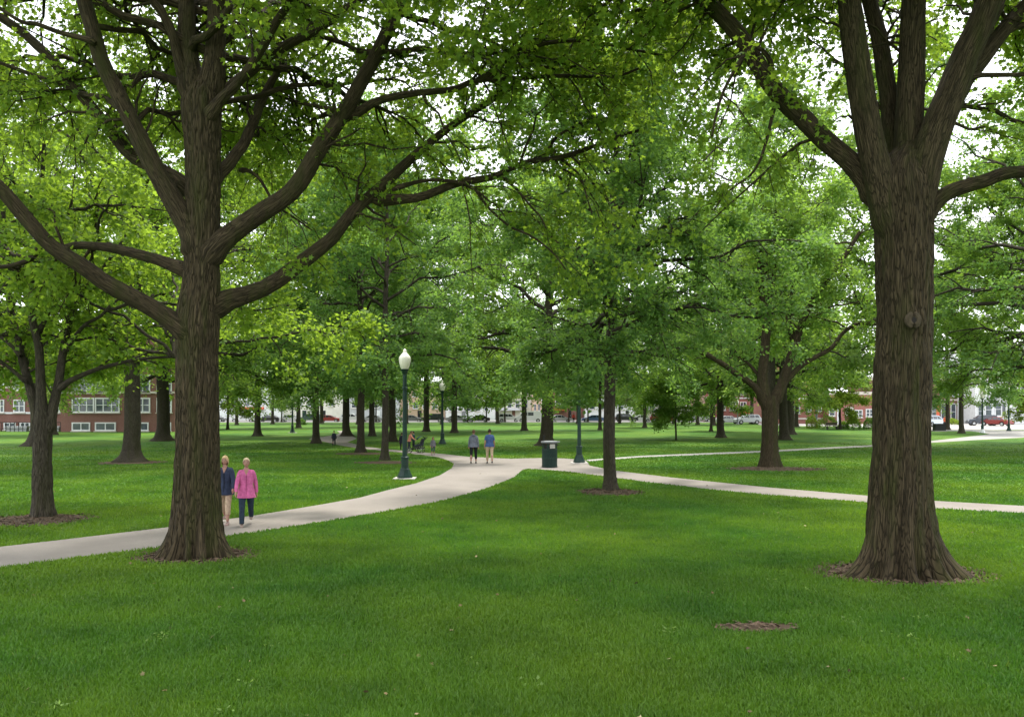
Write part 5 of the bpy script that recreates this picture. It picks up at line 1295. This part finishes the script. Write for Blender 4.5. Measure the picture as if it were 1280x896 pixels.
# left brick school-like block
wl_ = []
for a in (-22, -8, 1 - .5): pass
wl_ += [(a, b, 499.5, 515.5, 2, 'white') for a, b in ((-24, -8), (-4, 5.5), (17, 31.5), (41, 55), (62, 75))]
wl_ += [(a, b, 472, 488, 2, 'white') for a, b in ((-24, -8), (-4, 5.5), (17, 31.5), (41, 55), (62, 75))]
wl_ += [(a, b, 527.5, 537, 2, 'white') for a, b in ((-24, -8), (5, 20), (25, 38), (46, 60))]
building('brick_building', 'long red brick building at the far left behind the multi-stemmed tree', -130, 76, 104, 14, 11.5, M['brick'], wl_, bands=((2.2, .22, .08, 'white'), (5.4, .25, .1, 'stone')))
wl2 = [(90, 118, 497, 515.5, 3, 'white'), (119, 150, 497, 515.5, 3, 'white'), (160, 188, 497, 515.5, 3, 'white'), (196, 215, 497, 515.5, 3, 'white'),
       (90, 113, 527.8, 538.4, 2, 'white'), (119, 145, 527.8, 538.4, 2, 'white'), (166, 186, 527.8, 538.4, 2, 'white'), (198, 214, 527.8, 538.4, 2, 'white'),
       (90, 118, 468, 491, 3, 'white'), (119, 150, 468, 491, 3, 'white'), (160, 188, 468, 491, 3, 'white'), (196, 215, 468, 491, 3, 'white')]
building('brick_building', 'red brick wing with wide white-framed windows between the left trunks', 76, 218, 99, 15, 12.0, M['brick'], wl2, bands=((4.65, .22, .1, 'stone'),))
fnc = thing('railing', 'low dark railing and planters in front of the left brick building', 'railing', ((18 - CX) / F * 100, 100, 0))
rl = MB()
for k in range(-12, 13): rl.box((k * .5, 0, .55), (.06, .06, 1.1))
rl.build('posts', M['black_metal'], fnc); MB().box((0, 0, 1.1), (12.2, .09, .08)).box((0, 0, .35), (12.2, .06, .06)).build('rails', M['black_metal'], fnc)
for k in (-4.2, 0, 3.9): MB().box((k, .6, .3), (2.4, .6, .7), top=1.1).build('planter', M['greywall'], fnc, bevel=.02)

def grid(xs, w, rows, mul=1, fm='white'): return [(x, x + w, a, b, mul, fm) for x in xs for a, b in rows]
building('shop_building', 'white two-storey shop front at the left of the street', 268, 352, 190, 14, 8.5, M['white'], grid((275, 290, 305, 320, 335), 8, ((484, 493), (500, 508))), doors=((284, 289, 513, 'brick'), (312, 317, 513, 'black_metal')), shop=((298, 330, 508.5, 511.5, 'orange'),))
building('shop_building', 'pale cream shop front behind the far lamp on its pad', 353, 432, 192, 14, 9.5, M['offwhite'], grid((358, 371, 384, 397, 410), 7, ((484, 492), (499, 508))), doors=((378, 383, 513, 'green_metal'), (402, 407, 513, 'black_metal')))
building('shop_building', 'grey shop front behind the dark upright trunks', 433, 498, 190, 14, 7.5, M['greywall'], grid((439, 452, 465, 478), 8, ((488, 496), (502, 510))), doors=((470, 475, 513, 'white'),))
building('shop_building', 'brick and cream shop front behind the front lamp', 499, 556, 193, 14, 8.0, M['tan'], grid((504, 516, 528, 540), 7, ((488, 496), (503, 511))), doors=((522, 527, 513, 'black_metal'),))
building('white_building', 'low white building behind the street trees left of the walking couple', 557, 619, 188, 12, 4.6, M['white'], grid((561, 572, 583, 594, 605), 6, ((509, 514),)), doors=((577, 582, 513.5, 'grey_metal'),))
building('shop_building', 'cream front with tall windows left of the broad dark trunk', 620, 664, 190, 14, 8.5, M['offwhite'], grid((624, 634, 644, 654), 6, ((486, 494), (500, 510))), doors=((640, 644, 513, 'brick'),), shop=((623, 650, 510, 513, 'greywall'),))
building('tower_house', 'narrow tan tower house just left of the broad dark trunk', 665, 677, 186, 8, 10, M['tan'], grid((667.5, 672.5), 2.6, ((475, 483), (490, 498), (505, 513))))
building('shop_building', 'dark red shop front between the broad trunk and the second lamp', 690, 730, 190, 14, 8.5, M['brick'], grid((694, 704, 714), 7, ((485, 494), (500, 509))), doors=((711, 714, 513, 'black_metal'),), shop=((692, 708, 510, 513, 'orange'),))
building('shop_building', 'white shop front with a pale blue fascia right of the second lamp', 731, 792, 188, 14, 8.0, M['white'], grid((736, 748, 760, 772), 8, ((486, 495), (503, 512))), doors=((782, 786, 513, 'black_metal'),))
building('shop_building', 'long cream shop front behind the pale spreading tree', 793, 880, 191, 14, 8.2, M['offwhite'], grid((798, 811, 824, 837, 850, 863), 8, ((486, 495), (503, 511))), doors=((832, 836, 513, 'brick'),), shop=((796, 822, 511, 514, 'roofgrey'),))
building('brick_building', 'pink-red brick shop with tall dark windows left of the forked trunk', 881, 962, 176, 14, 9.5, M['brick2'], grid((886, 899, 912, 925, 938, 950), 8, ((484, 494), (502, 513)), 2), bands=((4.9, .3, .12, 'white'), (.8, .2, .06, 'stone')), shop=((925, 955, 513.5, 516.5, 'orange'),))
building('brick_building', 'tall pink-red brick house with white string courses right of the forked trunk', 964, 1033, 152, 14, 13.5, M['brick2'],
         [(966, 971, 498, 514, 1, 'white'), (974, 979, 505, 516, 1, 'white'), (982, 990, 505, 515, 2, 'white'), (993, 1000, 505, 517, 2, 'white'), (1007, 1014, 504, 514.5, 2, 'white'), (1020, 1027, 504, 514.5, 2, 'white'),
          (966, 972, 475, 491, 1, 'white'), (976, 982, 475, 491, 2, 'white'), (986, 992, 475, 491, 1, 'white'), (998, 1004, 475, 491, 2, 'white'), (1011, 1017, 488, 497, 1, 'stone'), (1011, 1017, 478, 484.5, 1, 'stone'), (1023, 1029, 488, 497, 1, 'stone')],
         bands=((4.5, .25, .12, 'white'), (5.1, .12, .08, 'stone'), (.9, .3, .1, 'stone')))
building('brick_building', 'low red shop with pale signboards behind the bushes', 1034, 1098, 150, 12, 5.2, M['brick2'], [(1036, 1044, 511, 520, 1, 'white'), (1068, 1078, 512, 522, 2, 'white'), (1082, 1092, 511, 521, 2, 'white')], doors=((1046, 1049, 508, 'white'), (1064, 1067, 508, 'black_metal')))
sg = thing('sign_board', 'pale square sign with a dark round emblem standing behind the bushes', 'sign', ((1061.5 - CX) / F * 146, 146, 0))
MB().box((0, 0, 2.2), (1.45, .10, 1.5)).build('panel', M['offwhite'], sg, bevel=.02)
MB().lathe([(.001, -.02), (.28, -.02), (.28, .02), (.001, .02)], 18, (0, -.07, 2.25), 'y').build('emblem', M['grey_metal'], sg)
for x in (-.6, .6): MB().box((x, .06, .9), (.08, .08, 1.8)).build('post', M['grey_metal'], sg)
building('brick_building', 'row of narrow brick shop bays right of the massive trunk', 1098, 1219, 154, 14, 8.0, M['brick'], [(a, a + 7, 504, 525, 1, 'white') for a in (1104, 1116, 1128, 1140, 1152, 1164, 1176, 1188)] + [(a, a + 6, 485, 496, 1, 'white') for a in (1110, 1126, 1142, 1158, 1174, 1190, 1206)],
         doors=((1198, 1203, 507, 'black_metal'), (1208, 1213, 507, 'white')), bands=((4.3, .3, .15, 'stone'),))
building('white_building', 'white corner building with dark brown shop openings at the far right', 1219, 1420, 148, 16, 13.0, M['white'],
         [(1222, 1228, 504, 524, 1, 'white'), (1231, 1240, 504, 520, 1, 'white'), (1243.5, 1252, 503, 520, 1, 'white'), (1253, 1256.5, 503, 522, 1, 'grey_metal'), (1224, 1231, 478, 491, 1, 'white'), (1240, 1247, 478, 491, 1, 'white'), (1258, 1265, 478, 491, 1, 'white'), (1275, 1282, 478, 491, 1, 'white'), (1240, 1247, 450, 463, 1, 'white'), (1258, 1265, 450, 463, 1, 'white'), (1275, 1282, 450, 463, 1, 'white')],
         bands=((4.2, .35, .15, 'white'), (8.3, .3, .12, 'brick2')))
bx = thing('utility_box', 'low black box standing on the plaza beside the massive trunk', 'utility box', G(1174, 539))
MB().box((0, 0, .45), (1.3, .7, .8)).build('cabinet', M['black_metal'], bx, bevel=.03); MB().box((0, 0, .04), (1.5, .9, .12)).build('plinth', M['pad'], bx); MB().box((0, 0, .89), (1.4, .8, .08)).build('lid', M['black_metal'], bx, bevel=.02)
bc = thing('park_bench', 'small dark brown bench between the bushes at right', 'bench', G(1040, 537), PI)
MB().box((0, 0, .44), (1.5, .42, .05)).build('seat', M['timber'], bc); MB().box((0, -.22, .75), (1.5, .05, .38)).build('backrest', M['timber'], bc)
for x in (-.62, .62): MB().box((x, 0, .21), (.06, .40, .42)).build('leg', M['black_metal'], bc)
um = thing('street_banner', 'upright red banner on a pole right of the massive trunk', 'banner', ((1170 - CX) / F * 138, 138, 0))
MB().lathe([(.05, 0), (.04, 3.6)], 8).build('pole', M['grey_metal'], um); MB().prism([(.06, 1.5), (.06, 3.5), (.55, 3.2), (.6, 1.6)], -.02, .02).build('flag', M['orange'], um)

# ------------------------------------------------------------------ small litter of the lawn: weeds, fallen leaves, twigs
def litter():
    rng = np.random.default_rng(5)
    pos = []
    for k in range(26):
        d = 7.5 * (40 / 7.5) ** rng.uniform(0, 1); a = rng.uniform(-R(33), R(33)); c = np.array([d * math.sin(a), d * math.cos(a), .035])
        n = rng.integers(10, 34); pos.append(c + rng.normal(0, 1, (n, 3)) * np.array([.09, .09, .012]))
    pos = np.vstack(pos); ok = ~(inside(main_poly, pos[:, 0], pos[:, 1]) | inside(side_poly, pos[:, 0], pos[:, 1])); pos = pos[ok]
    o = link('clover', leaf_cloud('clover', pos, nrm(rng.normal(0, 1, pos.shape)), rng.uniform(.03, .065, len(pos)), rng, False, rng.uniform(.3, 1, len(pos)), 1.6), None, M['leaf_pale']); o['kind'] = 'stuff'
    n = 210; d = 7.2 * (38 / 7.2) ** rng.uniform(0, 1, n); a = rng.uniform(-R(34), R(34), n)
    p = np.stack([d * np.sin(a), d * np.cos(a), rng.uniform(.03, .055, n)], 1)
    on = inside(main_poly, p[:, 0], p[:, 1]) | inside(side_poly, p[:, 0], p[:, 1]); p[on, 2] = .016
    m, nt, b, _ = new_mat('dead_leaf'); at = nt.nodes.new('ShaderNodeAttribute'); at.attribute_name = 'tint'
    nt.links.new(ramp(nt, at.outputs['Fac'], [(0, (.06, .04, .02)), (.6, (.20, .14, .06)), (1, (.34, .30, .16))]), b.inputs['Base Color']); b.inputs['Roughness'].default_value = .8
    o = link('fallen_leaves', leaf_cloud('fallen_leaves', p, nrm(rng.normal(0, 1, p.shape)), rng.uniform(.03, .07, n), rng, True, rng.uniform(0, 1, n), 1.5), None, m); o['kind'] = 'stuff'
litter()
